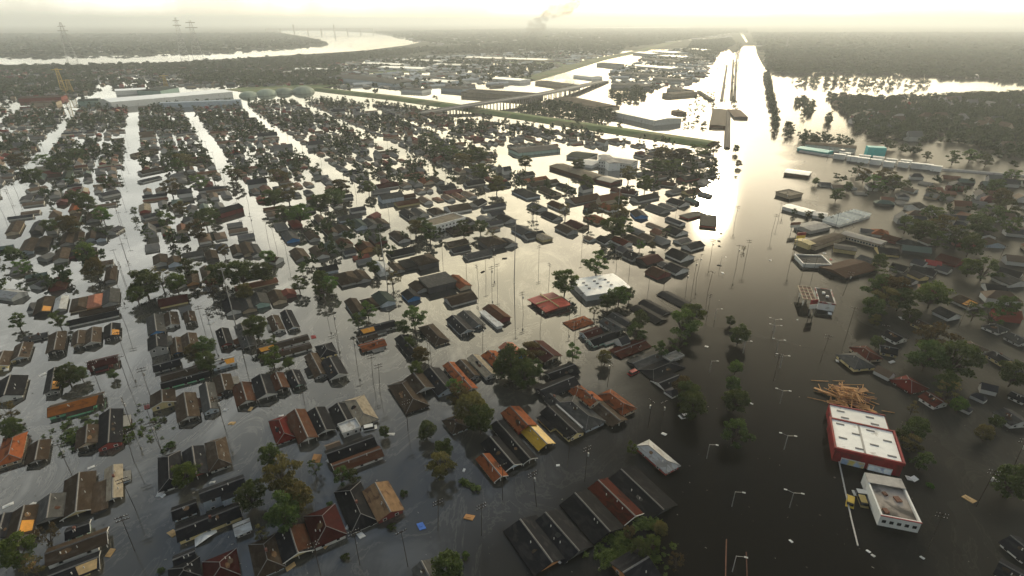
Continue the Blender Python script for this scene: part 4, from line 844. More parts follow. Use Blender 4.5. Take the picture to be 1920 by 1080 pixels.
# white market: long shed and saw-tooth hall
shed("market_shed", (1474, 385), (1522, 398), 9, 4., M['white'], M['white'], "long white low-roofed shed beside the saw-tooth hall", "shed")
shed("market_shed", (1524, 400), (1552, 404), 10, 3.2, M['board'], M['white'], "pale flat annex between white shed and saw-tooth hall", "shed")
def sawtooth():
    (cx, cy), an, L = oriented((1560, 411), (1618, 394), 3.5); r = empty("sawtooth_hall", (cx, cy, 0), an); tag(r, "white hall with a saw-tooth roof of many folds", "hall"); n, w = 9, 11.
    MB().box((0, 0, .2), (L, w-1, 2.2)).build("wall", M['white'], r)
    for k in range(n):
        x0, x1 = -L/2+k*L/n, -L/2+(k+1)*L/n; MB().slab([(x0, -w/2, 1.4), (x1-.1, -w/2, 2.9), (x1-.1, w/2, 2.9), (x0, w/2, 1.4)], .2).build("roof_fold", surf("cream_roof", (.8, .78, .66), .6) if k == 0 else bpy.data.materials["cream_roof"], r)
sawtooth()
shed("market_shed", (1504, 428), (1543, 420), 11, 3.6, M['conc'], M['steel'], "grey canopy roof beside the rust and buff billboard", "shed")
shed("motel_wing", (1582, 436), (1658, 456), 8, 5., M['conc'], WALL['t'], "long pale motel wing with a row of windows", "motel", "motel wings round the flooded court", wins=14)
shed("motel_wing", (1518, 459), (1576, 440), 7, 4.4, ROOF['n'], WALL['t'], "brown-roofed motel wing running down to the avenue", "motel", "motel wings round the flooded court")
shed("motel_office", (1503, 455), (1516, 452), 9, 5., WALL['y'], WALL['y'], "cream motel office block at the avenue end", "motel")
shed("motel_wing", (1563, 461), (1606, 467), 8, 4., ROOF['g'], WALL['y'], "yellow-walled grey-roofed block inside the motel court", "motel", "motel wings round the flooded court")
shed("shop", (1497, 487), (1550, 489), 12, 3., ROOF['g'], M['white'], "grey flat-roofed shop with white stepped front", "shop", flat=True)
shed("shop", (1560, 511), (1622, 495), 14, 2.6, ROOF['u'], ROOF['k'], "wide rusty brown low hip-roofed shop awash to its eaves", "shop", low=.16)
shed("roadside_store", (1473, 320), (1520, 326), 14, 4., M['white'], ROOF['u'], "long white-roofed roadside store with rusty walls", "store")
shed("roadside_store", (1466, 358), (1494, 366), 13, 4., ROOF['t'], WALL['t'], "tan flat-roofed roadside store standing alone by the avenue", "store", flat=True)
# plant by the floodwall
shed("factory_hall", (1500, 276), (1558, 285), 13, 5., M['teal'], M['teal'], "turquoise factory hall by the floodwall", "factory")
shed("factory_hall", (1510, 268), (1606, 276), 15, 6., ROOF['n'], M['board'], "long buff factory hall with brown roof behind the turquoise hall", "factory")
for k, (x, y) in enumerate([(1600,293),(1620,296),(1643,299),(1668,303),(1695,304),(1740,308),(1757,311),(1622,291),(1648,294),(1673,298),(1575,289),(1585,286),(1720,306),(1700,300)]):
    shed("trailer", (x-11, y-1), (x+11, y+1.5), 4.2, 5.6, M['white'], M['white'], "white box trailer parked in the row along the floodwall", "trailer", "white trailers along the floodwall", low=.05)
simple("storage_tank", (1578, 287), 2.5, (4, 4, 6), M['steel'], .3, "dark square silo beside the turquoise hall", "silo")
simple("factory_block", (1641, 284), 4., (14, 8, 8), M['teal'], -.3, "small dark teal block behind the white trailers", "factory")
# school, long halls and warehouses across the middle distance
shed("school_wing", (1190, 305), (1130, 297), 16, 8., M['conc'], M['white'], "white two-storey school block with rows of windows", "school", "school blocks by the tan hall", wins=12, rows=2)
shed("school_wing", (1153, 306), (1132, 291), 10, 8.6, M['conc'], M['white'], "white cross block of the school", "school", "school blocks by the tan hall")
shed("school_wing", (1092, 302), (1122, 307), 20, 4., M['board'], M['white'], "low pale school annex", "school", "school blocks by the tan hall")
shed("school_wing", (1072, 288), (1112, 293), 22, 4., ROOF['e'], WALL['g'], "green-grey flat annex behind the tan hall", "school", "school blocks by the tan hall")
shed("long_hall", (1043, 309), (1122, 333), 15, 4.5, ROOF['t'], ROOF['u'], "long tan flat-roofed hall with dark walls", "hall")
shed("long_hall", (1128, 333), (1157, 340), 14, 4., ROOF['T'], WALL['m'], "dark red block at the end of the tan hall", "hall")
shed("long_hall", (962, 283), (1040, 275), 22, 5., ROOF['g'], WALL['e'], "grey-roofed warehouse with pale green walls beyond the tan hall", "warehouse")
shed("white_block", (862, 404), (802, 420), 12, 6., ROOF['t'], M['white'], "white two-storey block with dark windows and a stripped tan roof", "building", flat=True, wins=9, rows=2)
SHEDS = [(1171,207,1254,224,40,8,'W','T'),(1057,183,1142,201,36,7,'n','t'),(1150,157,1225,160,40,7,'g','g'),(1170,136,1240,141,45,7,'g','g'),(1190,122,1270,128,50,7,'T','g'),(1210,110,1280,114,50,7,'g','g'),
 (1238,96,1278,99,70,8,'T','g'),(1232,146,1292,150,36,7,'g','g'),(640,142,765,155,60,8,'g','b'),(880,170,1005,178,50,8,'g','t'),(880,107,1030,112,60,9,'T','t'),(800,150,850,153,40,7,'T','b'),(720,125,800,128,50,7,'T','w'),
 (690,118,760,121,50,8,'W','w'),(560,128,640,131,50,7,'T','w'),(470,131,540,133,40,7,'g','w'),(840,163,880,166,40,7,'g','b'),(760,166,800,168,30,6,'g','w'),(1250,176,1300,172,20,6,'n','t'),(1015,152,1075,160,30,6,'g','t'),
 (930,146,985,150,36,7,'T','w'),(1262,165,1290,170,25,6,'k','g'),(195,189,422,170,52,11,'W','w'),(215,169,273,166,34,9,'W','w'),(147,188,187,186,30,8,'e','e'),(278,170,314,164,40,9,'e','e'),(300,193,452,187,14,9,'b','b'),
 (40,183,120,180,30,7,'u','r'),(60,192,110,190,24,6,'u','t'),(820,120,880,122,50,8,'T','b'),(760,112,830,114,50,8,'T','w'),(1085,140,1120,144,30,6,'T','w'),(1130,118,1160,121,40,8,'g','g'),(1300,92,1330,94,60,8,'T','g'),
 (1300,108,1325,110,50,8,'g','g'),(1245,104,1290,107,50,8,'T','g'),(1200,98,1235,101,60,8,'T','g'),(1349,205,1345,236,17,5,'n','u'),(1376,206,1390,220,16,4,'u','k'),(1310,170,1335,187,6,4,'k','k'),(1268,207,1278,211,14,5,'n','u')]
desc = {'T': 'pale grey', 'n': 'brown', 'g': 'grey', 'W': 'white', 'e': 'green-grey', 'b': 'pale blue', 'u': 'rusty', 'k': 'dark'}
for x1, y1, x2, y2, w, h, rc, wc in SHEDS:
    rm = M['sheet'] if rc in 'WT' else (WALL['b'] if rc == 'b' else ROOF[rc]); near_ = "by the river road" if x1 < 640 else ("beside the flooded railway yard" if x1 > 1290 else ("east of the overpass" if x1 > 1010 else "west of the overpass"))
    size = "huge" if w > 44 else ("broad" if w > 28 else "narrow")
    shed("warehouse", (x1, y1), (x2, y2), w, h, rm, M['white'] if wc == 'w' else WALL[wc], f"{size} {desc[rc]}-roofed warehouse with {WNAME[wc]} walls {near_}", "warehouse", f"{size} {desc[rc]} warehouses with {WNAME[wc]} walls {near_}", low=.08)
# domed storage mounds
for (x, y, wpx) in ((466,177,32),(500,174,36),(533,171,34),(569,170,40)):
    X, Y = P(x, y+3); dp = float(Q(X, Y)[2]); w = wpx*dp/F; b = MB(); n1, n2 = 14, 6
    ring = [[(math.cos(2*math.pi*i/n1)*math.cos(j*math.pi/2/n2)*w/2, math.sin(2*math.pi*i/n1)*math.cos(j*math.pi/2/n2)*w*.62, math.sin(j*math.pi/2/n2)*w*.27) for i in range(n1)] for j in range(n2)]
    for j in range(n2-1):
        for i in range(n1): b.poly([ring[j][i], ring[j][(i+1) % n1], ring[j+1][(i+1) % n1], ring[j+1][i]])
    b.poly(ring[-1]); o = b.build("storage_dome", M['dome'], smooth=True); o.location = (X, Y, 0); tag(o, "pale green domed storage mound in the row past the white wharf sheds", "dome", "domed mounds past the wharf sheds")
# overpass: deck on piers
def overpass():
    px = [(740, 217), (800, 210), (900, 194), (1000, 179), (1080, 163), (1135, 151)]; hs = [.6, 3., 7.5, 8.5, 6.5, 2.]
    pts = [Vector((*P(x, y, h), h)) for (x, y), h in zip(px, hs)]; r = empty("overpass", (0, 0, 0)); tag(r, "long concrete overpass rising on piers across the canal", "bridge"); w = 17.; b = MB(); rl = [MB(), MB()]
    L = []
    for i, p_ in enumerate(pts):
        d = (pts[min(i+1, 5)]-pts[max(i-1, 0)]); d.z = 0; d.normalize(); L.append((p_, Vector((-d.y, d.x, 0))))
    for i in range(5):
        (p_, n), (q, k) = L[i], L[i+1]; b.slab([p_+n*w/2, p_-n*w/2, q-k*w/2, q+k*w/2], 1.4)
        for s, m in ((1, 0), (-1, 1)): rl[m].slab([p_+n*s*(w/2)+Vector((0, 0, .9)), p_+n*s*(w/2-.5)+Vector((0, 0, .9)), q+k*s*(w/2-.5)+Vector((0, 0, .9)), q+k*s*(w/2)+Vector((0, 0, .9))][::(-1 if s > 0 else 1)], .95)
    b.build("deck", M['conc'], r)
    for g in rl: g.build("parapet", M['conc'], r)
    for i in range(1, 5):
        (p_, n), (q, k) = L[i], L[i+1] if i < 5 else L[i]
        for t in np.arange(0, 1, .12):
            c = p_.lerp(q, float(t)); e = n.lerp(k, float(t))
            for s in (-.8, 0, .8): MB().tube((c.x+e.x*s*w/2, c.y+e.y*s*w/2, -2), (c.x+e.x*s*w/2, c.y+e.y*s*w/2, c.z-1.3), .7, n=6).build("pier", M['conc'], r)
overpass()
# river crossing pylons, wharf cranes, far bridge, masts
def lattice(name, px, h, wb, wt, mat, label, cat, arms=(), group=None):
    X, Y = P(*px); r = empty(name, (X, Y, 0), .5); tag(r, label, cat, group); b = MB(); n = 9; th = max(.35, h/160)
    def cor(t, k): w = (wb*(1-t)+wt*t)/2; return ((w if k in (0, 3) else -w), (w if k < 2 else -w), h*t)
    for k in range(4): MB().tube(cor(0, k), cor(1, k), th, th*.7, 4).build("mast_leg", mat, r)
    for i in range(n):
        t0, t1 = i/n, (i+1)/n
        for k in range(4): b.tube(cor(t0, k), cor(t1, (k+1) % 4), th*.5, n=3).tube(cor(t1, k), cor(t1, (k+1) % 4), th*.5, n=3)
    b.build("bracing", mat, r)
    for t, w in arms: MB().box((0, 0, h*t), (w, th*2.5, th*3)).build("cross_arm", mat, r)
lattice("power_pylon", (135, 112), 105, 26, 4, M['steel'], "tall lattice power pylon alone at the river's far upstream bank", "pylon", ((.78, 26), (.9, 20)))
lattice("power_pylon", (345, 103), 120, 28, 4, M['steel'], "slimmer of two lattice power pylons at the river crossing", "pylon", ((.8, 26), (.92, 20)))
lattice("power_pylon", (372, 110), 110, 30, 5, M['steel'], "stouter of two lattice power pylons at the river crossing", "pylon", ((.82, 34), (.95, 26)))
lattice("radio_mast", (1474, 92), 60, 5, 2, M['steel'], "thin lattice radio mast above the eastern woods", "mast")
lattice("wharf_crane", (122, 178), 40, 7, 3, M['cranem'], "yellow lattice crane mast in the wharf yard", "crane", ((.95, 14),))
lattice("wharf_crane", (134, 176), 22, 8, 4, M['cranem'], "short squat yellow crane in the wharf yard", "crane", ((.95, 18),))
lattice("wharf_crane", (312, 163), 20, 7, 3, M['cranem'], "short yellow crane behind the long white wharf roof", "crane", ((.95, 14),))
def far_bridge():
    a, b_ = P(500, 62.), P(700, 61.); r = empty("river_bridge", (0, 0, 0)); tag(r, "faint long bridge over the far river bend", "bridge"); A, B_ = Vector((*a, 42)), Vector((*b_, 42)); d = (B_-A); n = Vector((-d.y, d.x, 0)).normalized()*11
    MB().slab([A+n, A-n, B_-n, B_+n], 4).build("deck", M['conc'], r)
    for k in range(9):
        c = A.lerp(B_, k/8); MB().box((c.x, c.y, 19), (9, 20, 40 if k not in (2, 5) else 40)).build("pier", M['conc'], r)
    for k in (2, 5): c = A.lerp(B_, k/8); MB().box((c.x, c.y, 60), (9, 18, 46)).build("tower", M['conc'], r)
far_bridge()
# street lamps on the avenue
LAMPS = [(1470,843,2),(1480,952,2),(1462,757,2),(1449,620,2),(1449,632,2),(1393,662,2),(1372,950,1),(1373,1072,1),(1462,690,2),(1455,660,2),(1340,600,1),(1350,500,1),(1330,700,1),(1325,860,1)]
for x, y, n in LAMPS:
    X, Y = P(x, y); r = empty("street_lamp", (X, Y, 0), -R(20.5)); tag(r, "double-armed steel street lamp rising from the flooded avenue" if n == 2 else "single-armed steel street lamp rising from the flooded avenue", "street lamp", "double street lamps along the avenue" if n == 2 else "single street lamps along the avenue")
    h = 4.9; MB().tube((0, 0, -1.5), (0, 0, h), .10, .06, 6).build("pole", M['steel'], r)
    for s in ((-1, 1) if n == 2 else (1,)):
        MB().tube((0, 0, h-.1), (s*1.6, 0, h+.35), .05, .035, 5).build("arm", M['steel'], r); MB().box((s*1.85, 0, h+.35), (.7, .28, .16)).build("lamp_head", M['lampw'], r)
# guard rails and a pipe line showing just above the water
def rail(name, pts, w, z, mat, label, cat):
    g = [P(*q) for q in pts]; b = MB()
    for (x1, y1), (x2, y2) in zip(g, g[1:]):
        b.box(((x1+x2)/2, (y1+y2)/2, z), (math.hypot(x2-x1, y2-y1)+.05, w, .25), math.atan2(y2-y1, x2-x1))
    tag(b.build(name, mat), label, cat)
rail("guard_rail", [(1362, 1012), (1361, 1045), (1360, 1095)], .2, .1, M['rust'], "long rusty guard rail awash beside a lone lamp", "guard rail")
rail("guard_rail", [(1399, 1036), (1400, 1060), (1401, 1095)], .2, .1, M['rust'], "shorter rusty guard rail awash in the avenue's dark water", "guard rail")
rail("pipe_line", [(1572, 862), (1583, 915), (1596, 975), (1608, 1024)], .28, .2, M['steel'], "thin pale pipe running along the water past the gutted shop", "pipe")
# floating things
def car(px, rz, mat, label):
    X, Y = P(*px); r = empty("drowned_car", (X, Y, 0), rz); tag(r, label, "car")
    MB().slab([(-1.5, -.72, 1.0), (1.0, -.72, 1.0), (1.0, .72, 1.0), (-1.5, .72, 1.0)], .12).build("cabin_roof", mat, r)
    MB().prism([(-.80, -.1), (.80, -.1), (.68, .9), (-.68, .9)], -1.75, 1.35).build("window_band", M['glass'], r); MB().box((-.1, 0, -.1), (4.4, 1.75, .5)).build("body", mat, r)
car((1188, 699), .6, ROOF['Z'], "red car roof breaking the water near the grey roofs"); car((1287, 780), .3, M['white'], "white car half sunk under the avenue trees"); car((1618, 927), -.2, M['white'], "white van roof beside the gutted shop")
car((1594, 940), 1.0, M['yellow'], "yellow car awash by the thin pipe"); car((1616, 939), 1.3, ROOF['y'], "dull mustard car sunk beside the gutted shop"); car((693, 803), .3, M['white'], "white car floating beside a round shrub"); car((452, 650), .4, ROOF['k'], "dark car roof between two gabled houses")
BITS = [(673,922,'w',2.4),(652,988,'w',1.6),(677,1004,'w',1.8),(398,905,'w',1.4),(870,882,'w',1.2),(880,970,'o',2.4),(790,987,'b',2.2),(612,1022,'y',2.),(545,1063,'y',2.2),(207,1037,'y',2.2),(324,1000,'y',2.4),(301,925,'w',2.6),(306,930,'w',1.2),
 (171,877,'w',1.6),(15,948,'w',2.2),(423,769,'w',1.4),(437,976,'w',1.2),(276,763,'r',2.6),(470,767,'y',2.),(435,794,'y',1.8),(588,632,'r',2.4),(1047,1052,'w',1.6),(1714,898,'w',2.),(1704,897,'w',1.6),(1817,936,'y',2.6),(1870,902,'w',1.2),
 (1245,814,'w',1.4),(1325,650,'w',1.2),(1690,597,'w',2.4),(1556,588,'w',2.4),(1495,600,'w',.9),(1672,679,'w',2.6),(1409,757,'w',1.),(1546,475,'w',1.6),(1558,487,'r',1.8),(1596,488,'w',2.2),(1444,488,'w',1.4),(1355,512,'w',1.6),(1570,677,'w',1.4),
 (1483,1015,'w',.9),(1729,1046,'w',.9),(1628,1034,'w',.9),(1637,1042,'w',.8),(1060,1052,'w',1.),(1046,873,'w',1.),(733,815,'w',2.2),(594,860,'o',3.2),(622,860,'w',3.4),(575,797,'w',1.4),(527,780,'w',1.4),(64,945,'w',1.6),(60,1060,'o',2.),
 (1348,452,'k',2.),(1349,462,'k',1.8),(1352,438,'k',1.6),(1349,498,'k',2.2),(946,485,'k',2.4),(905,510,'k',2.6),(396,605,'w',3.),(165,700,'w',1.8),(80,703,'w',2.),(12,693,'w',2.2),(140,830,'n',1.8)]
bm = {'w': M['lampw'], 'o': M['lumber'], 'b': M['blue'], 'y': M['tan'], 'r': ROOF['Z'], 'k': ROOF['k'], 'n': ROOF['n']}; bn = {'w': 'white', 'o': 'raw timber', 'b': 'blue', 'y': 'tan', 'r': 'red', 'k': 'dark', 'n': 'brown'}
for i, (x, y, c, sz) in enumerate(BITS):
    X, Y = P(x, y); hr = random.Random(i); b = MB(); a, d = sz*.5, sz*hr.uniform(.22, .4); b.slab([(-a, -d, .16), (a*.9, -d*.8, .13), (a, d, .18), (-a*.85, d*.9, .15)], .22); b.box((hr.uniform(-.3, .3)*a, 0, .2), (a*.8, d*.7, .14), hr.uniform(-.5, .5))
    o = b.build("floating_board", bm[c]); o.location = (X, Y, 0); o.rotation_euler = (R(hr.gauss(0, 2)), R(hr.gauss(0, 2)), hr.uniform(0, 3.1)); tag(o, f"{bn[c]} scrap of board floating on the flood water", "board", f"floating {bn[c]} boards")
litter = []
for k in range(420):
    x, y = random.uniform(-20, 1940), random.uniform(430, 1100); X, Y = P(x, y); litter.append((X, Y))
lv = RV([(-.5,-.5,.02),(.5,-.5,.05),(.5,.5,.03),(-.5,.5,.07)], float); lf = RV([(0,1,2),(0,2,3)]); n = len(litter); sz = rng.uniform(.15, .55, n)
o = link("floating_litter", merged("floating_litter", [(lv, lf, RV([0, 0]), np.array([(a, b_, 0) for a, b_ in litter]), np.stack([sz, sz*rng.uniform(.3, 1, n), np.ones(n)], 1), rng.uniform(0, 6, n), rng.random(n))], [ramp_mat("litter", [(.02, .018, .014), (.07, .06, .045), (.3, .28, .24)], .8)]))
tag(o, "small scraps of litter scattered over the flood water", "litter"); kind(o, 'stuff')
# torn white awning in the yard, rafts of green weed at the avenue's edge
X, Y = P(383, 1005, .4); b = MB(); b.slab([(-2.6,-1.2,.3),(.4,-1.6,.9),(.2,1.5,.7),(-1.6,1.3,.2)], .1).slab([(.4,-1.6,.9),(2.4,-1.,.25),(2.8,.9,.2),(.2,1.5,.7)], .1); o = b.build("torn_awning", M['white']); o.location = (X, Y, 0); o.rotation_euler = (0, 0, .9); tag(o, "crumpled white sheet-metal awning floating in a yard", "awning")
wp = []
for cx, cy, sx, n in ((1190,1040,30,150),(1160,1010,14,60),(1215,985,12,50),(1140,1040,12,40),(215,805,40,120),(140,815,30,60),(875,905,6,14),(890,915,5,12)):
    for k in range(n): wp.append(P(random.gauss(cx, sx), random.gauss(cy, sx*.45)))
D = rng.uniform(.8, 2.4, len(wp)); mass_trees("water_weed", wp, D, D*.45, MID_T, "bright green weed and brush rafted on the dark water", LEAF_G)["category"] = "weed"
# ------------------------------------------------------------------ middle and far distance read as masses
mass_houses("house_rows", MASS, "rows of small flooded houses filling the blocks behind the nearer streets")
def mass_region(name, poly, per, dmin, dmax, tm, label, hmul=1.0, thin=None):
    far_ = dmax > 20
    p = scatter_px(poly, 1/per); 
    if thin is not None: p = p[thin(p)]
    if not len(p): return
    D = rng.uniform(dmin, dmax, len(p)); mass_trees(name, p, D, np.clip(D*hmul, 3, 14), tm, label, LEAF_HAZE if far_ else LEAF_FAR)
def cl(p, f, t): return np.sin(p[:, 0]*f+.5)*np.sin(p[:, 1]*f*.8+1)+.7*np.sin(p[:, 0]*f*.37+p[:, 1]*f*.45)+rng.normal(0, .35, len(p)) > t
WOOD1 = [(1550,180),(1640,186),(1720,184),(1800,180),(1950,177),(2150,180),(2150,345),(1920,305),(1860,288),(1800,272),(1740,270),(1700,264),(1650,264),(1605,252),(1600,228),(1565,196)]
mass_region("wood", WOOD1, 40, 4.5, 11, MID_T, "dense dark wood flooded along its ragged edge", .95, lambda p: cl(p, .03, -1.7))
mass_region("wood", [(1440,138),(1434,95),(2300,95),(2300,164),(1920,154),(1800,146),(1700,141),(1600,139),(1480,139)], 160, 11, 19, FAR_T, "wide hazy wood stretching behind the bright water", .7)
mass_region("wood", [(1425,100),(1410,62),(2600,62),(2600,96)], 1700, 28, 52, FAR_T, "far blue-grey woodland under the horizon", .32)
mass_region("wood", [(1480,150),(1545,150),(1680,152),(1760,158),(1700,168),(1600,166),(1500,160)], 420, 7, 12, MID_T, "scattered trees standing in bright water", 1.)
mass_region("wood", [(1432,140),(1442,140),(1462,245),(1452,250)], 40, 5, 9, MID_T, "thin line of trees along the avenue's edge", 1.)
mass_region("wood", [(1485,265),(1510,255),(1560,262),(1610,272),(1600,277),(1500,272)], 70, 5, 10, MID_T, "trees behind the turquoise factory hall", 1.)
mass_region("wood", [(1640,278),(1700,290),(1800,308),(1900,318),(2100,335),(2100,322),(1900,300),(1760,296),(1660,274)], 240, 5, 11, MID_T, "loose trees along the floodwall", 1.)
mass_region("wood", [(1560,330),(1700,330),(1930,350),(2200,380),(2200,560),(1930,520),(1780,480),(1690,440),(1640,400),(1570,370)], 330, 3.5, 7, MID_T, "leafy yards of the flooded eastern blocks", .95, lambda p: cl(p, .05, .1))
def rand_houses(poly, per, base, thin=None, lmin=10, lmax=16):
    out = []; p = scatter_px(poly, 1/per)
    if thin is not None: p = p[thin(p)]
    for X, Y in p: out.append(dict(cx=X, cy=Y, ang=base+random.choice((0, math.pi/2))+R(random.gauss(0, 3)), L=random.uniform(lmin, lmax), w=random.uniform(5, 8), rc=random.choice(rcw), fm=random.choice('ggh'), eave=random.uniform(1.3, 2.6)))
    return out
EAST = [s for s in rand_houses([(1600,325),(1930,345),(2150,365),(2150,520),(1930,480),(1790,460),(1690,420),(1640,370)], 75, math.pi/2-R(20.5), None, 8, 13) if take(s['cx'], s['cy'], s['ang'], s['L']+1, s['w']+1)]
EAST += [s for s in rand_houses([(1640,470),(1930,470),(2150,520),(2150,640),(1930,610),(1800,590),(1700,540)], 90, math.pi/2-R(20.5), None, 8, 13) if take(s["cx"], s["cy"], s["ang"], s["L"]+1, s["w"]+1)]
mass_houses("house_rows", EAST, "close-set small houses among the trees of the flooded eastern blocks")
mass_houses("house_rows", [dict(s, eave=s['eave']*1.9, w=9, L=14) for s in rand_houses(WOOD1, 2200, math.pi/2, None)], "few pale roofs showing through the dense dark wood", "houses", BROWN_RAMP)
NORTH = [(-120,190),(-120,138),(0,134),(400,124),(640,120),(640,160),(420,164),(190,162),(150,180),(0,186)]
mass_houses("house_rows", rand_houses(NORTH, 420, math.pi/2-GRID), "far small houses between the wharf sheds and the river")
mass_region("tree_canopy", NORTH, 170, 8, 14, FAR_T, "far trees between the wharf sheds and the river", .8, lambda p: cl(p, .02, -.5))
mass_region("tree_canopy", [(-200,132),(0,128),(330,121),(480,112),(640,104),(800,90),(860,92),(640,118),(400,124),(0,134)], 260, 9, 15, FAR_T, "fringe of trees along the near river bank", .9)
MIDDLE = [(640,118),(800,106),(1000,98),(1180,92),(1000,140),(980,160),(860,166),(640,165)]
mass_houses("house_rows", rand_houses(MIDDLE, 800, math.pi/2-GRID, None, 10, 40), "scattered far roofs of the industrial quarter", "houses", PALE_RAMP)
mass_region("tree_canopy", MIDDLE, 520, 9, 15, FAR_T, "scattered far trees of the industrial quarter", .8, lambda p: cl(p, .012, 0.))
mass_region("tree_canopy", [(640,185),(740,185),(900,206),(1000,224),(1120,242),(1250,262),(1340,276),(1340,268),(1250,250),(1000,205),(900,190),(760,170)], 330, 6, 10, MID_T, "trees and brush along the green levee", .95, lambda p: cl(p, .03, .1))
mass_region("tree_canopy", [(960,205),(1030,192),(1130,205),(1160,218),(1130,232),(1040,222)], 70, 6, 10, MID_T, "scrub wood between the levee and the grey warehouses", .8)
mass_region("tree_canopy", [(1140,172),(1200,168),(1215,178),(1200,192),(1160,190)], 80, 6, 10, MID_T, "scrub trees beside the brown warehouse", .8)
mass_houses("house_rows", rand_houses([(1130,150),(1170,128),(1230,98),(1330,85),(1340,110),(1310,150),(1280,165),(1200,165)], 650, math.pi/2-R(20.5), None, 16, 44), "low far sheds of the flooded depot", "houses", PALE_RAMP)
mass_region("tree_canopy", [(1260,205),(1330,175),(1345,195),(1330,240),(1280,250)], 700, 4, 8, MID_T, "lone bushes in the flooded railway yard", .9)
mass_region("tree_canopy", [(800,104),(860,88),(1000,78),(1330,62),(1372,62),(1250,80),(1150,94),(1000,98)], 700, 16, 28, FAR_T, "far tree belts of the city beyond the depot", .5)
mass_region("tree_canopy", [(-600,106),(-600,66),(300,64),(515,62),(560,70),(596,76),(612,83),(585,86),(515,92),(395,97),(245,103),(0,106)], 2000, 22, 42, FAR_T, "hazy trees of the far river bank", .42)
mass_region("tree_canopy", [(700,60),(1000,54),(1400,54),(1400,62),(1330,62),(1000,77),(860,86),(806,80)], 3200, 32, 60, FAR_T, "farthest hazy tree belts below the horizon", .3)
mass_region("tree_canopy", [(1381,80),(1390,80),(1386,130),(1384,170),(1382,212),(1368,212),(1372,170),(1376,120)], 330, 3, 6.5, MID_T, "line of trees between the railway yard and the avenue", .9)
mass_region("tree_canopy", [(1280,100),(1300,78),(1370,72),(1378,84),(1345,100),(1330,112)], 220, 9, 16, FAR_T, "trees at the far end of the railway yard", .7)
mass_region("tree_canopy", [(1130,160),(1165,128),(1230,98),(1330,88),(1345,108),(1300,150),(1280,162),(1200,170)], 420, 6, 11, FAR_T, "trees between the depot sheds", .9, lambda p: cl(p, .02, .1))
mass_region("tree_canopy", [(1280,180),(1330,150),(1350,120),(1366,120),(1362,200),(1340,240),(1290,240)], 1500, 2.5, 5, MID_T, "scattered low bushes in the flooded railway yard", .8)
mass_houses("house_rows", rand_houses([(700,62),(1000,57),(1370,57),(1370,78),(1250,82),(1000,97),(860,100),(820,84)], 9000, 1., None, 25, 80), "pale specks of far roofs toward the horizon", "houses", PALE_RAMP)
mass_houses("house_rows", rand_houses([(-300,104),(-300,74),(300,70),(540,72),(590,84),(520,91),(400,96),(245,102),(0,105)], 26000, 1., None, 30, 90), "pale specks of far roofs across the river", "houses", PALE_RAMP)
mass_houses("house_rows", rand_houses([(1430,120),(1420,70),(2200,70),(2200,150),(1920,148),(1700,138)], 9000, 1., None, 15, 34), "pale specks of far roofs in the hazy eastern wood", "houses", PALE_RAMP)
for pl in ([(1487,190),(1510,185),(1516,192),(1498,200)],[(1505,205),(1526,190),(1530,200),(1515,220),(1506,222)],[(1547,240),(1552,215),(1560,213),(1556,240)],[(1465,258),(1475,232),(1484,240),(1484,262)]):
    mass_region("wood", pl, 45, 4, 9, MID_T, "clump of trees standing alone in the bright bay", 1.)
# smoke from a far fire
def smoke():
    X, Y = P(968, 78); m = bpy.data.materials.new("smoke"); m.use_nodes = True; N, Lk = m.node_tree.nodes, m.node_tree.links; N.clear(); out = N.new("ShaderNodeOutputMaterial"); pv = N.new("ShaderNodeVolumePrincipled")
    pv.inputs['Color'].default_value = (.30, .28, .26, 1); pv.inputs['Density'].default_value = .013; Lk.new(pv.outputs[0], out.inputs['Volume'])
    path = [(968,78,5),(975,72,7),(983,66,9),(990,60,12),(998,53,17),(1004,45,22),(1012,38,21),(1024,32,19),(1036,25,22),(1048,19,24),(1060,12,30),(1074,6,30),(1090,4,24)]
    k = float(Q(X, Y)[2])/F; g = MB(); hr = random.Random(3); zt = 0
    for (x0, y0, d0), (x1, y1, d1) in zip(path, path[1:]):      # billows along the drift
        for q in range(4):
            t = (q+hr.random())/4; d = (d0+(d1-d0)*t)*hr.uniform(.55, .95); c = Vector((X+(x0+(x1-x0)*t+hr.gauss(0, d*.28)-968)*k, Y+hr.gauss(0, 20), H+(HOR-(y0+(y1-y0)*t)+hr.gauss(0, d*.22))*k)); rad = d*.5*k
            ring = [[c+Vector((math.cos(2*math.pi*i/12)*math.sin(j*math.pi/8), math.sin(2*math.pi*i/12)*math.sin(j*math.pi/8), .8*math.cos(j*math.pi/8)))*rad*hr.uniform(.92, 1.08) for i in range(12)] for j in range(1, 8)]
            tp, bt = c+Vector((0, 0, rad*.8)), c-Vector((0, 0, rad*.8)); zt = max(zt, tp.z+rad*.1)
            for j in range(6):
                for i in range(12): g.poly([ring[j+1][i], ring[j+1][(i+1) % 12], ring[j][(i+1) % 12], ring[j][i]])
            for i in range(12): g.poly([tp, ring[0][i], ring[0][(i+1) % 12]]); g.poly([bt, ring[6][(i+1) % 12], ring[6][i]])
    o = g.build("smoke", m, smooth=True); kind(o, 'stuff'); tag(o, "brown smoke plume drifting up from a far fire", "smoke"); return zt
top = smoke()
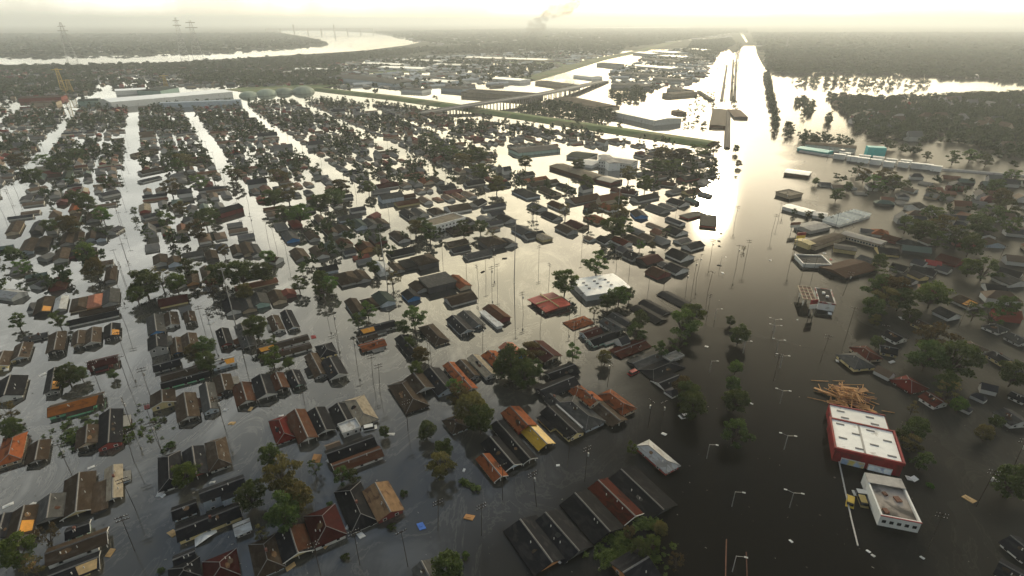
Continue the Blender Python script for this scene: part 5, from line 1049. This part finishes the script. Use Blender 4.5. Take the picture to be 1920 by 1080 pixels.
def haze():
    m = bpy.data.materials.new("haze"); m.use_nodes = True; N, Lk = m.node_tree.nodes, m.node_tree.links; N.clear(); out = N.new("ShaderNodeOutputMaterial"); pv = N.new("ShaderNodeVolumePrincipled")
    pv.inputs['Color'].default_value = (.9, .96, 1., 1); pv.inputs['Density'].default_value = HAZE; pv.inputs['Anisotropy'].default_value = .35; Lk.new(pv.outputs[0], out.inputs['Volume'])
    x = FAR+200; o = MB().box((0, x/2-500, (top+12-1.5)/2), (2*x, x+1000, top+12+1.5)).build("haze", m); kind(o, 'stuff'); tag(o, "thin pale haze over the whole flooded city", "haze")
HAZE = 1.55e-4
haze()
# ------------------------------------------------------------------ labels: each house by its looks and its neighbours
SH = {'g': 'gabled', 'h': 'hip', 'f': 'flat'}
def look(s):
    size = "long " if s['L'] > 2.3*s['w'] and s['L'] > 14 else ("small " if s['L']*s['w'] < 55 else "")
    return size, f"{RNAME[s['rc']]} {SH[s['fm']]}", WNAME[s['wc']]
XY = np.array([(s['cx'], s['cy']) for s in SINGLE]); seen = {}
for i, s in enumerate(SINGLE):
    d = np.hypot(XY[:, 0]-s['cx'], XY[:, 1]-s['cy']); d[i] = 1e9; a, b_ = np.argsort(d)[:2]; sz, rf, wl = look(s)
    nb = [f"{RNAME[SINGLE[k]['rc']]}" for k in (a, b_)]
    lab = f"{sz}{rf}-roofed house with {wl} walls between {nb[0]} and {nb[1]} roofs" if nb[0] != nb[1] else f"{sz}{rf}-roofed house with {wl} walls between two {nb[0]} roofs"
    if 'p' in s['op'] or 's' in s['op']: lab = lab.replace("house with", "house with patched roof," if False else "patched house with")
    tag(s['obj'], lab, "house", "flooded houses"); seen.setdefault(lab, []).append(s)
for lab, l in list(seen.items()):
    if len(l) < 2: continue
    again = {}
    for s in l:                                  # look-alikes: say more about the two houses next to them
        d = np.hypot(XY[:, 0]-s['cx'], XY[:, 1]-s['cy']); a, b_ = [SINGLE[int(k)] for k in np.argsort(d)[1:3]]; sz, rf, wl = look(s)
        lb = f"{sz}{rf}-roofed {wl} house by {RNAME[a['rc']]} {SH[a['fm']]} {WNAME[a['wc']]} and {RNAME[b_['rc']]} {SH[b_['fm']]} {WNAME[b_['wc']]} houses"
        s['obj']["label"] = " ".join(lb.split()[:16]); again.setdefault(lb, []).append(s)
    for lb, q in again.items():
        if len(q) > 1:
            for s in q: s['obj']["group"] = "look-alikes: "+" ".join(lb.split()[:6])
tseen = {}
for (r, st, colr, D) in TREE_OBJ:
    x, y = r.location.x, r.location.y; d = np.hypot(XY[:, 0]-x, XY[:, 1]-y); s = SINGLE[int(np.argmin(d))]; sz, rf, wl = look(s)
    size = "big " if D > 10 else ("small " if D < 6 else ""); form = {'dense': 'dense', 'open': 'open-crowned', 'bare': 'storm-stripped', 'shrub': 'rounded'}[st]
    lab = f"{size}{form} {colr} {'tree' if st != 'shrub' else 'shrub'} beside the {rf}-roofed house with {wl} walls"
    tag(r, lab, "tree" if st != 'shrub' else "shrub", "flooded trees"); tseen.setdefault(lab, []).append(r)
for lab, l in list(tseen.items()):
    if len(l) < 2: continue
    again = {}
    for r in l:
        d = np.hypot(XY[:, 0]-r.location.x, XY[:, 1]-r.location.y); a, b_, c_ = [SINGLE[int(k)] for k in np.argsort(d)[:3]]
        lb = f"{lab.split(' beside ')[0]} among {RNAME[a['rc']]} {WNAME[a['wc']]}, {RNAME[b_['rc']]} {WNAME[b_['wc']]} and {RNAME[c_['rc']]} {WNAME[c_['wc']]} houses"
        r["label"] = " ".join(lb.split()[:16]); again.setdefault(lb, []).append(r)
    for lb, q in again.items():
        if len(q) > 1:
            for r in q: r["group"] = lb.split(" among ")[0]+"s clumped together"
for (r, tall, arms) in POLE_OBJ:
    if tall: 
        x, y = r.location.x, r.location.y; s = SINGLE[int(np.argmin(np.hypot(XY[:, 0]-x, XY[:, 1]-y)))]; sz, rf, wl = look(s)
        tag(r, f"very tall pale steel transmission pole near a {rf}-roofed house with {wl} walls", "utility pole", "tall steel poles")
    else:
        x, y = r.location.x, r.location.y; s = SINGLE[int(np.argmin(np.hypot(XY[:, 0]-x, XY[:, 1]-y)))]; sz, rf, wl = look(s); ar = "two-armed" if arms == 2 else "one-armed"
        tag(r, f"{ar} timber utility pole in water near the {rf}-roofed house with {wl} walls", "utility pole", f"{ar} utility poles")
